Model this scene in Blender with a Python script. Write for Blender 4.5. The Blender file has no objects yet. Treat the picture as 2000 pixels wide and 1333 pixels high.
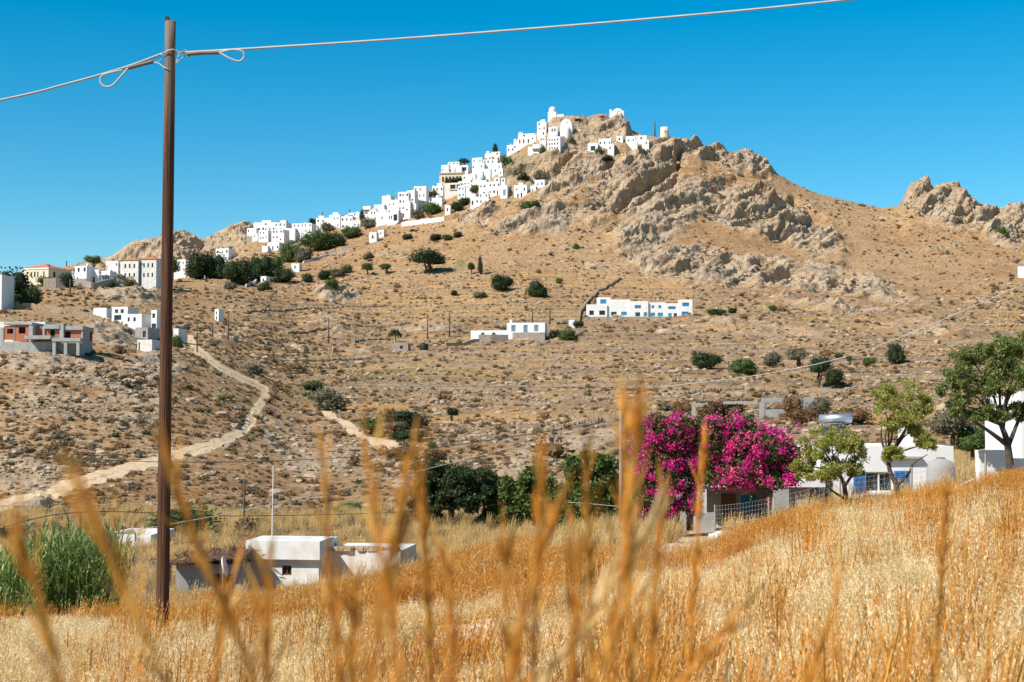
import bpy, math, random
import numpy as np
from mathutils import Vector, Matrix
R = math.radians
SC = bpy.context.scene
# ------------------------------------------------------------------ camera, sky, sun
F, U0, V0, HZ = 2778.0, 1000.0, 666.5, 800.0          # photo pixels: focal length, centre, horizon row
PITCH = math.atan((HZ - V0) / F)
cam_d = bpy.data.cameras.new('camera'); cam = bpy.data.objects.new('camera', cam_d)
SC.collection.objects.link(cam); SC.camera = cam
cam_d.sensor_width = 36; cam_d.lens = 36 * F / 2000; cam_d.clip_start = 0.05; cam_d.clip_end = 20000
cam.location = (0, 0, 0); cam.rotation_euler = (R(90) + PITCH, 0, 0)
cam_d.dof.use_dof = True; cam_d.dof.focus_distance = 160; cam_d.dof.aperture_fstop = 7.0
SUN_EL, SUN_AZ = R(44), R(234)                         # azimuth clockwise from +Y: behind the camera, to the left
w = bpy.data.worlds.new('World'); SC.world = w; w.use_nodes = True
nt = w.node_tree; nt.nodes.clear()
sky = nt.nodes.new('ShaderNodeTexSky'); sky.sky_type = 'NISHITA'; sky.sun_disc = False
sky.sun_elevation = SUN_EL; sky.sun_rotation = SUN_AZ; sky.altitude = 0; sky.air_density = 1.0; sky.dust_density = 0.0; sky.ozone_density = 4.0
gm = nt.nodes.new('ShaderNodeGamma'); gm.inputs[1].default_value = 1.0
hs = nt.nodes.new('ShaderNodeHueSaturation'); hs.inputs['Saturation'].default_value = 1.5; hs.inputs['Hue'].default_value = 0.484
bg = nt.nodes.new('ShaderNodeBackground'); bg.inputs[1].default_value = 0.086
wo = nt.nodes.new('ShaderNodeOutputWorld')
nt.links.new(sky.outputs[0], gm.inputs[0]); nt.links.new(gm.outputs[0], hs.inputs['Color'])
nt.links.new(hs.outputs[0], bg.inputs[0]); nt.links.new(bg.outputs[0], wo.inputs[0])
sl = bpy.data.lights.new('sun', 'SUN'); sl.energy = 4.6; sl.angle = R(0.5); sl.color = (1.0, 0.95, 0.87)
so = bpy.data.objects.new('sun', sl); SC.collection.objects.link(so)
sv = Vector((math.sin(SUN_AZ) * math.cos(SUN_EL), math.cos(SUN_AZ) * math.cos(SUN_EL), math.sin(SUN_EL)))
so.rotation_euler = sv.to_track_quat('Z', 'Y').to_euler()
vs = SC.view_settings; vs.view_transform = 'Standard'; vs.look = 'None'; vs.gamma = 1; vs.exposure = 0.66; vs.use_curve_mapping = False
SC.cycles.use_denoising = True
SC.cycles.max_bounces = 6; SC.cycles.transparent_max_bounces = 8

rng = np.random.default_rng(11); rnd = random.Random(5)
COL = SC.collection

# ------------------------------------------------------------------ small helpers
def link(o, parent=None):
    COL.objects.link(o)
    if parent is not None: o.parent = parent
    return o
def tag(o, label=None, cat=None, group=None, kind=None):
    if label: o['label'] = label
    if cat: o['category'] = cat
    if group: o['group'] = group
    if kind: o['kind'] = kind
    return o
def empty(name, loc=(0, 0, 0), rz=0):
    o = bpy.data.objects.new(name, None); o.location = loc; o.rotation_euler = (0, 0, rz); o.empty_display_size = .2
    return link(o)
def npmesh(name, V, Q=None, T=None, mat=None, smooth=False):
    """mesh from numpy arrays of quads and triangles"""
    me = bpy.data.meshes.new(name); V = np.asarray(V, np.float32)
    Q = np.zeros((0, 4), np.int32) if Q is None or len(Q) == 0 else np.asarray(Q, np.int32)
    T = np.zeros((0, 3), np.int32) if T is None or len(T) == 0 else np.asarray(T, np.int32)
    me.vertices.add(len(V)); me.vertices.foreach_set('co', V.ravel())
    nl = Q.size + T.size; me.loops.add(nl); me.polygons.add(len(Q) + len(T))
    me.loops.foreach_set('vertex_index', np.concatenate([Q.ravel(), T.ravel()]).astype(np.int32))
    st = np.concatenate([np.arange(len(Q)) * 4, Q.size + np.arange(len(T)) * 3]).astype(np.int32)
    me.polygons.foreach_set('loop_start', st)
    me.polygons.foreach_set('use_smooth', np.full(len(Q) + len(T), bool(smooth)))
    me.update(calc_edges=True); me.validate()
    if mat: me.materials.append(mat)
    return me
class MB:
    """collects boxes, tubes, quads and leaves; build() links ONE mesh object"""
    def __init__(s): s.v = []; s.q = []; s.t = []; s.n = 0; s.tint = []
    def add(s, V, Q=(), T=(), tint=0.5):
        V = np.asarray(V, float).reshape(-1, 3)
        if len(Q): s.q.append(np.asarray(Q, int).reshape(-1, 4) + s.n)
        if len(T): s.t.append(np.asarray(T, int).reshape(-1, 3) + s.n)
        s.v.append(V); s.n += len(V)
        s.tint.append(np.broadcast_to(np.asarray(tint, float), (len(V),)))
        return s
    def box(s, x0, x1, y0, y1, z0, z1, tint=.5):
        V = [(x, y, z) for z in (z0, z1) for y in (y0, y1) for x in (x0, x1)]
        return s.add(V, [(0, 2, 3, 1), (4, 5, 7, 6), (0, 1, 5, 4), (2, 6, 7, 3), (0, 4, 6, 2), (1, 3, 7, 5)], tint=tint)
    def tube(s, pts, rad, n=6, cap=True, tint=.5):
        P = np.asarray(pts, float); m = len(P); rad = np.broadcast_to(np.asarray(rad, float), (m,))
        T = np.gradient(P, axis=0); T /= np.linalg.norm(T, axis=1)[:, None] + 1e-12
        up = np.array([0, 0, 1.]) if abs(T[0, 2]) < .9 else np.array([1., 0, 0])
        A = np.cross(T, up); A /= np.linalg.norm(A, axis=1)[:, None] + 1e-9; B = np.cross(A, T)
        th = np.arange(n) * 2 * math.pi / n
        V = (P[:, None] + rad[:, None, None] * (np.cos(th)[None, :, None] * A[:, None] + np.sin(th)[None, :, None] * B[:, None])).reshape(-1, 3)
        i = np.arange(m - 1)[:, None] * n; j = np.arange(n)[None]; k = (j + 1) % n
        Q = np.stack([i + j, i + k, i + n + k, i + n + j], -1).reshape(-1, 4); Tr = []
        if cap:
            V = np.vstack([V, P[:1], P[-1:]]); c0, c1 = m * n, m * n + 1
            for a in range(n):
                Tr += [(c0, (a + 1) % n, a), (c1, (m - 1) * n + a, (m - 1) * n + (a + 1) % n)]
        return s.add(V, Q, Tr, tint)
    def rev(s, prof, n=16, c=(0, 0, 0), a0=0, a1=2 * math.pi, tint=.5):
        """lathe of (r, z) points"""
        full = abs(a1 - a0 - 2 * math.pi) < 1e-6
        th = a0 + (a1 - a0) * np.arange(n + (0 if full else 1)) / n; nn = len(th)
        V = np.array([(c[0] + r * math.cos(t), c[1] + r * math.sin(t), c[2] + z) for r, z in prof for t in th])
        Q = [(i * nn + j, i * nn + (j + 1) % nn, (i + 1) * nn + (j + 1) % nn, (i + 1) * nn + j) for i in range(len(prof) - 1) for j in range(nn if full else nn - 1)]
        return s.add(V, Q, tint=tint)
    def leaves(s, P, ln, wd, rg, tint=None, up=0.0, D=None):
        """one diamond (two triangles) for each point"""
        n = len(P); D = rg.normal(size=(n, 3)) if D is None else D; D = D + np.array([0, 0, up]); D /= np.linalg.norm(D, axis=1)[:, None]
        E = np.cross(D, rg.normal(size=(n, 3))); E /= np.linalg.norm(E, axis=1)[:, None] + 1e-9
        l = ln * rg.uniform(.7, 1.3, (n, 1)); ww = wd * rg.uniform(.7, 1.3, (n, 1))
        V = np.stack([P, P + D * l * .5 + E * ww * .5, P + D * l, P + D * l * .5 - E * ww * .5], 1).reshape(-1, 3)
        t = rg.uniform(0, 1, n) if tint is None else tint
        return s.add(V, np.arange(4 * n).reshape(-1, 4), tint=np.repeat(t, 4))
    def mesh(s, name, mat, smooth=False):
        me = npmesh(name, np.vstack(s.v), np.vstack(s.q) if s.q else None, np.vstack(s.t) if s.t else None, mat, smooth)
        at = me.attributes.new('tint', 'FLOAT', 'POINT'); at.data.foreach_set('value', np.concatenate(s.tint).astype(np.float32))
        return me
    def build(s, name, mat, parent=None, smooth=False):
        return link(bpy.data.objects.new(name, s.mesh(name, mat, smooth)), parent)

_perm = np.random.default_rng(3).permutation(4096)
def noise3(P):
    """value-gradient noise, about -1..1, for (n,3) points"""
    P = np.asarray(P, float); I = np.floor(P).astype(np.int64); f = P - I; u = f * f * f * (f * (f * 6 - 15) + 10)
    def h(dx, dy, dz):
        k = _perm[(_perm[(_perm[(I[:, 0] + dx) & 4095] + I[:, 1] + dy) & 4095] + I[:, 2] + dz) & 4095]
        a = k * 2.39996; c = (k % 97) / 48.5 - 1; s = np.sqrt(1 - c * c + 1e-9)
        return s * np.cos(a) * (f[:, 0] - dx) + s * np.sin(a) * (f[:, 1] - dy) + c * (f[:, 2] - dz)
    x = u[:, 0]; y = u[:, 1]; z = u[:, 2]
    L = lambda a, b, t: a + (b - a) * t
    r = L(L(L(h(0,0,0), h(1,0,0), x), L(h(0,1,0), h(1,1,0), x), y), L(L(h(0,0,1), h(1,0,1), x), L(h(0,1,1), h(1,1,1), x), y), z)
    return r * 1.6
def fbm(P, o=4, g=.5):
    r = 0; a = 1; s = 0
    for i in range(o): r = r + a * noise3(P * 2.0 ** i + 17.3 * i); s += a; a *= g
    return r / s
def sstep(a, b, x):
    t = np.clip((x - a) / (b - a), 0, 1); return t * t * (3 - 2 * t)

# ------------------------------------------------------------------ photo pixel -> direction
def ae(u, v):
    xn = (np.asarray(u, float) - U0) / F; yn = (V0 - np.asarray(v, float)) / F
    den = math.cos(PITCH) - yn * math.sin(PITCH)
    return xn / den, (math.sin(PITCH) + yn * math.cos(PITCH)) / den
def P(u, v, Y):
    a, e = ae(u, v); return Vector((float(a) * Y, Y, float(e) * Y))
# ------------------------------------------------------------------ procedural materials
MATS = {}
def newmat(name):
    m = bpy.data.materials.new(name); m.use_nodes = True; MATS[name] = m
    n = m.node_tree; b = n.nodes['Principled BSDF']; b.inputs['Specular IOR Level'].default_value = 0.2; b.inputs['Roughness'].default_value = .85
    return m, n, b
def N(n, t, **k):
    x = n.nodes.new(t)
    for a, b in k.items():
        if a in x.inputs: x.inputs[a].default_value = b
        else: setattr(x, a, b)
    return x
def noise(n, scale, detail=4, rough=.55, vec=None):
    x = N(n, 'ShaderNodeTexNoise', Scale=scale, Detail=detail, Roughness=rough)
    if vec is not None: n.links.new(vec, x.inputs['Vector'])
    return x.outputs[0]
def ramp(n, fac, stops):
    x = n.nodes.new('ShaderNodeValToRGB'); r = x.color_ramp
    while len(r.elements) < len(stops): r.elements.new(.5)
    for e, (p, c) in zip(r.elements, stops):
        e.position = p; e.color = (*c, 1) if len(c) == 3 else c
    n.links.new(fac, x.inputs[0]); return x.outputs[0]
def mixc(n, fac, a, b, mode='MIX'):
    x = N(n, 'ShaderNodeMix', data_type='RGBA', blend_type=mode)
    for s, val in ((0, fac), (6, a), (7, b)):
        if hasattr(val, 'links'): n.links.new(val, x.inputs[s])
        elif s == 0: x.inputs[0].default_value = val
        else: x.inputs[s].default_value = (*val, 1)
    return x.outputs[2]
def mth(n, op, a, b=0.0):
    x = N(n, 'ShaderNodeMath', operation=op)
    for i, val in enumerate((a, b)):
        if hasattr(val, 'links'): n.links.new(val, x.inputs[i])
        else: x.inputs[i].default_value = val
    return x.outputs[0]
def attr(n, name): return N(n, 'ShaderNodeAttribute', attribute_name=name).outputs['Fac']
def bump(n, b, h, strength=.5, dist=.1):
    x = N(n, 'ShaderNodeBump', Strength=strength, Distance=dist); n.links.new(h, x.inputs['Height']); n.links.new(x.outputs[0], b.inputs['Normal'])
def simple(name, c1, c2=None, scale=3.0, rough=.85, metal=0.0, bmp=0.0, bscale=None, bdist=.02):
    m, n, b = newmat(name); c2 = c2 or tuple(x * .8 for x in c1)
    pos = N(n, 'ShaderNodeTexCoord').outputs['Object']
    f = noise(n, scale, 5, .6, pos)
    n.links.new(ramp(n, f, [(.3, c2), (.7, c1)]), b.inputs['Base Color'])
    b.inputs['Roughness'].default_value = rough; b.inputs['Metallic'].default_value = metal
    if bmp: bump(n, b, noise(n, bscale or scale * 4, 5, .6, pos), bmp, bdist)
    return m
def leafmat(name, c1, c2, c3=None, trans=.25):
    m, n, b = newmat(name); t = attr(n, 'tint')
    oi = N(n, 'ShaderNodeObjectInfo').outputs['Random']
    col = ramp(n, t, [(0, c1), (.6, c2), (1, c3 or c2)])
    hv = N(n, 'ShaderNodeHueSaturation'); n.links.new(col, hv.inputs['Color'])
    n.links.new(mth(n, 'ADD', mth(n, 'MULTIPLY', oi, .4), .8), hv.inputs['Value'])
    n.links.new(hv.outputs[0], b.inputs['Base Color']); b.inputs['Roughness'].default_value = .6
    if trans:
        tr = N(n, 'ShaderNodeBsdfTranslucent'); n.links.new(hv.outputs[0], tr.inputs[0])
        mx = N(n, 'ShaderNodeMixShader'); mx.inputs[0].default_value = trans
        n.links.new(b.outputs[0], mx.inputs[1]); n.links.new(tr.outputs[0], mx.inputs[2]); n.links.new(mx.outputs[0], n.nodes['Material Output'].inputs[0])
    return m
whitewash = simple('whitewash', (.74, .73, .71), (.65, .63, .60), .5, .9, bmp=.15, bscale=3)
white_old = simple('old_whitewash', (.72, .70, .66), (.55, .50, .43), 1.1, .9, bmp=.2, bscale=3)
cream = simple('cream_plaster', (.66, .56, .42), (.58, .48, .35), .6)
ochre = simple('ochre_plaster', (.64, .52, .36), (.56, .45, .31), .6)
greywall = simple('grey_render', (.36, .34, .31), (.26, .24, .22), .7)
concrete = simple('concrete', (.40, .39, .36), (.29, .28, .26), 1.2, bmp=.2)
stonewall = simple('stone_masonry', (.40, .34, .27), (.20, .17, .14), 2.0, bmp=.6, bscale=2.5, bdist=.1)
brickred = simple('hollow_brick', (.46, .17, .09), (.36, .13, .07), 2.0)
rooftile = simple('roof_tile', (.52, .20, .09), (.40, .15, .07), 1.5, bmp=.4, bscale=3)
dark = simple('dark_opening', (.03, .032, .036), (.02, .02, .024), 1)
glass = simple('window_glass', (.05, .06, .075), (.03, .035, .045), 1, .15)
blue = simple('blue_paint', (.03, .19, .42), (.02, .14, .34), 2, .5)
teal = simple('teal_paint', (.04, .27, .36), (.03, .22, .30), 2, .5)
greyblue = simple('grey_blue_paint', (.22, .30, .36), (.16, .23, .28), 2, .6)
brownwood = simple('brown_paint', (.14, .07, .04), (.09, .05, .03), 2, .6)
polewood = None
metal = simple('galvanised', (.55, .56, .57), (.42, .43, .44), 2, .35, .8)
steelgrey = simple('grey_steel', (.30, .32, .33), (.2, .21, .22), 2, .5, .5)
wire_m = simple('cable_grey', (.50, .48, .44), (.40, .38, .35), 2, .6)
wire_d = simple('cable_dark', (.05, .045, .04), (.03, .03, .03), 2, .6)
farpole = simple('pole_wood', (.13, .09, .06), (.07, .05, .035), 3)
palepole = simple('pale_pole_wood', (.36, .29, .22), (.25, .20, .15), 3)
bark = simple('bark', (.10, .075, .055), (.05, .04, .03), 6, .9, bmp=.6, bscale=14)
plastic_white = simple('white_plastic', (.78, .78, .76), (.66, .66, .64), 5, .5, bmp=.5, bscale=9, bdist=.05)
blacktank = simple('black_plastic', (.02, .02, .022), (.015, .015, .016), 2, .5)
pinkwall = simple('pink_plaster', (.68, .59, .50), (.60, .51, .43), .6)
leaf_dark = leafmat('leaf_dark', (.022, .036, .012), (.045, .065, .022), (.075, .095, .035))
leaf_mid = leafmat('leaf_mid', (.045, .07, .018), (.09, .13, .03), (.15, .19, .05))
leaf_bright = leafmat('leaf_bright', (.05, .085, .012), (.11, .15, .025), (.17, .20, .04))
leaf_grey = leafmat('leaf_grey', (.08, .07, .04), (.15, .13, .08), (.22, .19, .13), .1)
leaf_brown = leafmat('leaf_brown', (.09, .05, .022), (.20, .11, .045), (.30, .18, .08), .1)
leaf_almond = leafmat('leaf_almond', (.15, .17, .03), (.33, .33, .07), (.52, .46, .15), .45)
leaf_olive = leafmat('leaf_olive', (.08, .11, .025), (.18, .22, .06), (.30, .33, .11), .4)
leaf_reed = leafmat('leaf_reed', (.12, .19, .04), (.28, .37, .10), (.52, .54, .26), .45)
flower = leafmat('bract_magenta', (.58, .012, .25), (.76, .035, .31), (.85, .16, .29), .45)
straw = leafmat('straw', (.58, .34, .10), (.76, .52, .21), (.88, .72, .42), .4)
strawpale = leafmat('straw_pale', (.66, .44, .18), (.80, .60, .30), (.90, .78, .52), .4)
straworange = leafmat('straw_orange', (.46, .16, .018), (.64, .28, .04), (.76, .42, .10), .4)
rockmat, n_, b_ = newmat('rock')
_p = N(n_, 'ShaderNodeTexCoord').outputs['Object']
_c = ramp(n_, noise(n_, .8, 6, .65, _p), [(.25, (.18, .125, .08)), (.5, (.40, .29, .19)), (.75, (.50, .39, .27))])
n_.links.new(_c, b_.inputs['Base Color']); bump(n_, b_, noise(n_, 2.5, 6, .65, _p), .7, .3)

# ------------------------------------------------------------------ ground
KN = [1.5, 6, 12, 23, 40, 60, 75, 100, 130, 170, 200, 230, 260, 300, 350, 420, 500, 560, 620, 680, 740, 790, 900, 1100, 2500, 9000]
NEAR = 7   # the first seven are heights in metres, the rest photo rows
TAB = {
 -1500: [-1.5,-2.3,-2.9,-3.9,-6.6,-8.8,-9.2, 1050,1010, 900, 800, 720, 690, 660, 640, 620, 600, 600, 605, 610, 620, 640, 660, 680, 720, 760],
 -500: [-1.5,-2.3,-2.9,-3.85,-6.5,-8.8,-9.2, 1045,1000, 880, 770, 690, 668, 635, 605, 575, 570, 585, 595, 600, 605, 620, 640, 670, 720, 760],
 0:    [-1.5,-2.25,-2.85,-3.75,-6.1,-8.6,-9.1, 1040,1000, 860, 745, 682, 660, 622, 596, 566, 560, 580, 590, 600, 605, 620, 640, 670, 720, 760],
 200:  [-1.5,-2.25,-2.85,-3.75,-6.0,-8.4,-9.0, 1042, 985, 860, 770, 690, 668, 648, 604, 556, 548, 570, 590, 600, 605, 620, 640, 670, 720, 760],
 400:  [-1.5,-2.2,-2.8,-3.75,-6.3,-8.2,-8.8, 1042, 990, 880, 815, 750, 702, 668, 637, 598, 560, 542, 536, 530, 527, 540, 580, 640, 720, 760],
 500:  [-1.5,-2.2,-2.75,-3.7,-6.2,-8.2,-8.8, 1042, 995, 905, 850, 795, 750, 705, 662, 612, 572, 548, 524, 492, 470, 500, 560, 640, 720, 760],
 600:  [-1.5,-2.15,-2.7,-3.6,-5.9,-8.0,-8.6, 1042,1000, 930, 880, 830, 785, 738, 692, 640, 586, 550, 514, 478, 452, 490, 560, 640, 720, 760],
 800:  [-1.5,-2.1,-2.6,-3.4,-5.1,-7.2,-8.0, 1025, 980, 918, 872, 832, 795, 750, 705, 655, 590, 534, 480, 425, 382, 430, 540, 640, 720, 760],
 1000: [-1.5,-2.05,-2.5,-3.2,-4.55,-6.0,-7.2, 1020, 970, 905, 864, 824, 786, 744, 700, 650, 580, 520, 445, 365, 292, 360, 500, 640, 720, 760],
 1100: [-1.5,-2.0,-2.45,-3.15,-4.5,-5.7,-6.8, 1015, 965, 900, 858, 818, 780, 738, 695, 648, 585, 525, 440, 340, 228, 330, 490, 640, 720, 760],
 1200: [-1.5,-2.0,-2.4,-3.1,-4.4,-5.4,-6.3, 1005, 955, 892, 850, 812, 776, 735, 692, 645, 592, 530, 445, 340, 238, 330, 490, 640, 720, 760],
 1400: [-1.5,-1.95,-2.25,-2.95,-4.25,-5.3,-5.8, 985, 940, 880, 840, 806, 775, 735, 692, 643, 590, 535, 462, 378, 294, 370, 500, 640, 720, 760],
 1600: [-1.5,-1.85,-2.05,-2.35,-3.2,-4.5,-4.9, 955, 915, 860, 826, 797, 770, 735, 692, 642, 590, 546, 495, 436, 378, 430, 540, 640, 720, 760],
 1800: [-1.5,-1.75,-1.85,-2.05,-2.75,-3.9,-4.3, 930, 890, 845, 815, 787, 762, 728, 690, 642, 592, 552, 507, 458, 402, 440, 540, 640, 720, 760],
 2000: [-1.45,-1.65,-1.7,-1.8,-2.35,-3.2,-3.6, 905, 868, 830, 800, 775, 752, 722, 685, 640, 590, 552, 510, 462, 408, 440, 540, 640, 720, 760],
 2500: [-1.3,-1.2,-1.2,-1.2,-1.7,-2.2,-2.5, 880, 845, 815, 790, 768, 748, 718, 685, 642, 595, 560, 520, 480, 435, 460, 540, 640, 720, 760],
 3500: [-1.2,-1.0,-.9,-.8,-1.0,-1.4,-1.8, 860, 835, 808, 788, 768, 748, 720, 690, 650, 610, 580, 550, 520, 490, 500, 560, 640, 720, 760]}
SKY = [(500,470),(560,462),(620,450),(680,434),(700,427),(760,407),(820,390),(860,372),(900,347),(960,322),(1000,297),(1030,272),(1060,250),(1080,229),(1095,227),(1130,226),(1150,230),(1170,223),(1182,230),(1195,233),(1222,236),(1235,256),(1260,266),(1300,269),(1340,274),(1368,279),(1380,292),(1395,297),(1430,300),(1450,304),(1470,306),(1492,320),(1510,336),(1530,346),(1555,361),(1600,379),(1660,394),(1720,406),(1755,403),(1766,385),(1778,368),(1800,363),(1830,368),(1855,372),(1890,379),(1905,392),(1925,403),(1950,413),(1970,411),(1985,402),(2000,407),(2050,418),(2500,437)]
cols = sorted(TAB); CA = np.array([(c - U0) / F for c in cols])
LK = np.log(KN)
ETAB = np.zeros((len(cols), len(KN)))
for i, c in enumerate(cols):
    for k, y in enumerate(KN):
        ETAB[i, k] = TAB[c][k] / y if k < NEAR else float(ae(c, TAB[c][k])[1])
def pchip(x, Y, xq):
    """monotone cubic along the last axis of Y (m, k) at xq -> (m, q)"""
    h = np.diff(x); d = np.diff(Y, axis=1) / h; m = np.zeros_like(Y)
    w1 = 2 * h[1:] + h[:-1]; w2 = h[1:] + 2 * h[:-1]; s = d[:, 1:] * d[:, :-1] > 0
    with np.errstate(divide='ignore', invalid='ignore'):
        m[:, 1:-1] = np.where(s, (w1 + w2) / (w1 / d[:, :-1] + w2 / d[:, 1:]), 0)
    m[:, 0] = d[:, 0]; m[:, -1] = d[:, -1]
    j = np.clip(np.searchsorted(x, xq) - 1, 0, len(x) - 2); t = (xq - x[j]) / h[j]
    return ((2*t**3-3*t**2+1) * Y[:, j] + (t**3-2*t**2+t) * h[j] * m[:, j] + (-2*t**3+3*t**2) * Y[:, j+1] + (t**3-t**2) * h[j] * m[:, j+1])
ug = np.concatenate([np.linspace(-1500, -60, 40), np.arange(-48, 2050, 3.0), np.linspace(2062, 3500, 40)]); AG = (ug - U0) / F
YG = np.concatenate([np.geomspace(.8, 100, 120), np.arange(101.5, 800, 1.55), np.geomspace(803, 9000, 40)])
E1 = pchip(LK, ETAB, np.log(YG))                                   # columns x rows
def smooth_cols(aq):
    # smooth interpolation across columns (cubic, monotone) at every row
    return pchip(CA, E1.T, aq).T
EG = smooth_cols(AG)
sa, se = ae([p[0] for p in SKY], [p[1] for p in SKY])
yr = 740.0; jr = np.argmin(abs(YG - yr))
corr = np.interp(AG, sa, se) - EG[:, jr]; corr[AG < sa[0]] = 0; corr[AG > sa[-1]] = 0
EG += corr[:, None] * (sstep(640, 740, YG) * (1 - .6 * sstep(745, 900, YG)))[None]
A2, Y2 = np.meshgrid(AG, YG, indexing='ij')
X2 = A2 * Y2; Z2 = EG * Y2
NC, NR = A2.shape
# photo position of every ground point (where it lies, used only to place rock, path and fields)
UP = U0 + F * A2 / (1 + EG * math.tan(PITCH)) * 1.0
_den = math.cos(PITCH) + EG * math.sin(PITCH)
UP = U0 + F * A2 / _den; VP = V0 - F * (EG * math.cos(PITCH) - math.sin(PITCH)) / _den
PT = np.stack([X2, Y2, Z2], -1).reshape(-1, 3)
def blob(u, v, ru, rv, ang=0, soft=.5):
    c, s = math.cos(R(ang)), math.sin(R(ang)); du = UP - u; dv = VP - v
    q = np.sqrt(((du * c + dv * s) / ru) ** 2 + ((-du * s + dv * c) / rv) ** 2)
    return 1 - sstep(1 - soft, 1 + soft, q)
far = sstep(95, 130, Y2)
n_big = fbm(PT / 40, 4).reshape(NC, NR); n_mid = fbm(PT / 9 + 50, 4).reshape(NC, NR); n_small = fbm(PT / 2.4 + 9, 3).reshape(NC, NR)
ROCKS = [(1250,340,130,45,-38,.95),(1120,310,90,60,-35,.9),(1150,250,85,25,0,1.),(1420,300,110,22,15,.85),(1470,410,120,45,18,.9),(1560,450,90,35,25,.8),(1380,520,170,35,8,.75),(1600,545,150,30,12,.7),(1290,420,110,50,-35,.8),
 (1060,430,90,28,-10,.7),(1840,395,95,38,22,1.),(1975,440,50,40,0,1.),(1700,560,120,25,20,.5),(930,420,40,22,-20,.8),(1030,345,60,40,-40,.75),(980,330,40,25,-40,.7),
 (60,700,80,26,0,.95),(215,655,55,22,10,.9),(180,730,130,30,8,.75),(250,790,90,50,0,.55),(90,790,100,40,0,.5),(40,930,70,40,0,.75),(250,570,70,22,10,.8),(270,555,45,28,0,.7),(300,720,60,30,0,.7),
 (1100,870,90,22,-12,.85),(1170,850,70,15,-10,.6),(1020,910,60,25,-15,.5),(660,575,40,16,0,.8),(700,690,30,20,0,.4),(640,640,60,30,0,.35),(840,640,80,14,0,.4),(560,860,70,30,30,.5),(620,900,70,40,0,.5),(440,655,50,14,0,.5),(780,505,50,10,0,.3),(1640,600,120,12,8,.6),(1480,640,160,14,5,.4),(1800,640,100,20,5,.4)]
rock = np.zeros_like(A2)
for (u, v, ru, rv, an, st) in ROCKS: rock = np.maximum(rock, st * blob(u, v, ru, rv, an, .55))
rock = np.clip(rock * 1.25 + .55 * n_mid * sstep(.05, .4, rock) + .20 * n_big, 0, 1)
crag = np.clip(rock, 0, 1) * far
rock = np.maximum(rock, sstep(.30, .55, n_mid + .35 * n_big + .12 * sstep(430, 620, Y2)) * .75) * far
rock *= 1 - sstep(760, 900, Y2) * .5
# the dirt track up the left hillock and a short stretch of lane in the valley
TRACK = [(-60,1006),(0,991),(60,976),(130,950),(200,930),(260,912),(300,902),(345,888),(400,874),(440,860),(470,845),(486,830),(490,815),(500,800),(512,785),(520,772),(515,758),(495,748),(470,738),(445,726),(425,716),(408,703),(400,694),(385,684),(375,672),(372,660)]
LANE = [(636,806),(660,818),(690,836),(715,852),(735,862),(770,868)]
LANE2 = [(1392,1046),(1360,1058),(1330,1072),(1310,1090),(1270,1120),(1180,1160),(1080,1195),(980,1228),(900,1260),(800,1300),(700,1345)]
def band(pts, half):
    d = np.full(A2.shape, 1e9); p = np.array(pts, float)
    for (u0, v0), (u1, v1) in zip(p[:-1], p[1:]):
        t = np.clip(((UP - u0) * (u1 - u0) + (VP - v0) * (v1 - v0)) / ((u1 - u0) ** 2 + (v1 - v0) ** 2), 0, 1)
        # across-slope distance in metres, the track is about 3 m wide
        d = np.minimum(d, np.hypot(UP - u0 - t * (u1 - u0), (VP - v0 - t * (v1 - v0)) * 1.35) * Y2 / F)
    return 1 - sstep(half * .75, half * 1.15, d + .4 * n_small + .25 * n_mid)
path = np.maximum(band(TRACK, .85) * (Y2 > 95) - .55 * band(TRACK, .2), np.maximum(band(LANE, .75) * (Y2 > 150), 0))
near_lane = np.maximum(band(LANE2, .62) * (Y2 < 75) * (Y2 > 33), .9 * blob(885, 1262, 125, 34, -22, .4) * (Y2 < 40))
path = np.maximum(path, near_lane)
rock *= 1 - path
# terraces on the slope behind the valley
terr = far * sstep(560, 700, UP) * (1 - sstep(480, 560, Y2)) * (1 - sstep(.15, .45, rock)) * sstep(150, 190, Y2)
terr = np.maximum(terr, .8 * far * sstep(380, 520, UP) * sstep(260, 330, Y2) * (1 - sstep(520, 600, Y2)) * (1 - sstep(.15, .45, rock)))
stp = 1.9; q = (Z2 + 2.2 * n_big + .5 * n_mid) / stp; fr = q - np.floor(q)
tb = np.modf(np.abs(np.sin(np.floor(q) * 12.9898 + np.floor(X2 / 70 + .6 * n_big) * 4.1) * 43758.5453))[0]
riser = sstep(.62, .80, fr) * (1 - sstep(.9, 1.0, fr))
Z2 = Z2 + terr * .55 * stp * (sstep(.66, .95, fr) - fr)
# relief: bedding that climbs to the right, blocks, hollows; grows with rock
ca, sa_ = math.cos(R(36)), math.sin(R(36)); S = np.stack([(X2 * ca + Z2 * 1.5 * sa_) / 42, (-X2 * sa_ + Z2 * 1.5 * ca) / 9.0, Y2 / 45], -1).reshape(-1, 3)
bed = fbm(S, 3, .5).reshape(NC, NR); rid = 1 - np.abs(fbm(S * 1.5 + 31, 3, .5).reshape(NC, NR)) * 2.2
blk = np.abs(fbm(PT / 6 + 71, 3, .5).reshape(NC, NR))
def cleft(pts, wpx):
    d = np.full(A2.shape, 1e9); p = np.array(pts, float)
    for (u0, v0), (u1, v1) in zip(p[:-1], p[1:]):
        t = np.clip(((UP - u0) * (u1 - u0) + (VP - v0) * (v1 - v0)) / ((u1 - u0) ** 2 + (v1 - v0) ** 2), 0, 1); d = np.minimum(d, np.hypot(UP - u0 - t * (u1 - u0), VP - v0 - t * (v1 - v0)))
    return np.exp(-((d + 4 * n_mid) / wpx) ** 2)
cl = 0
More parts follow.
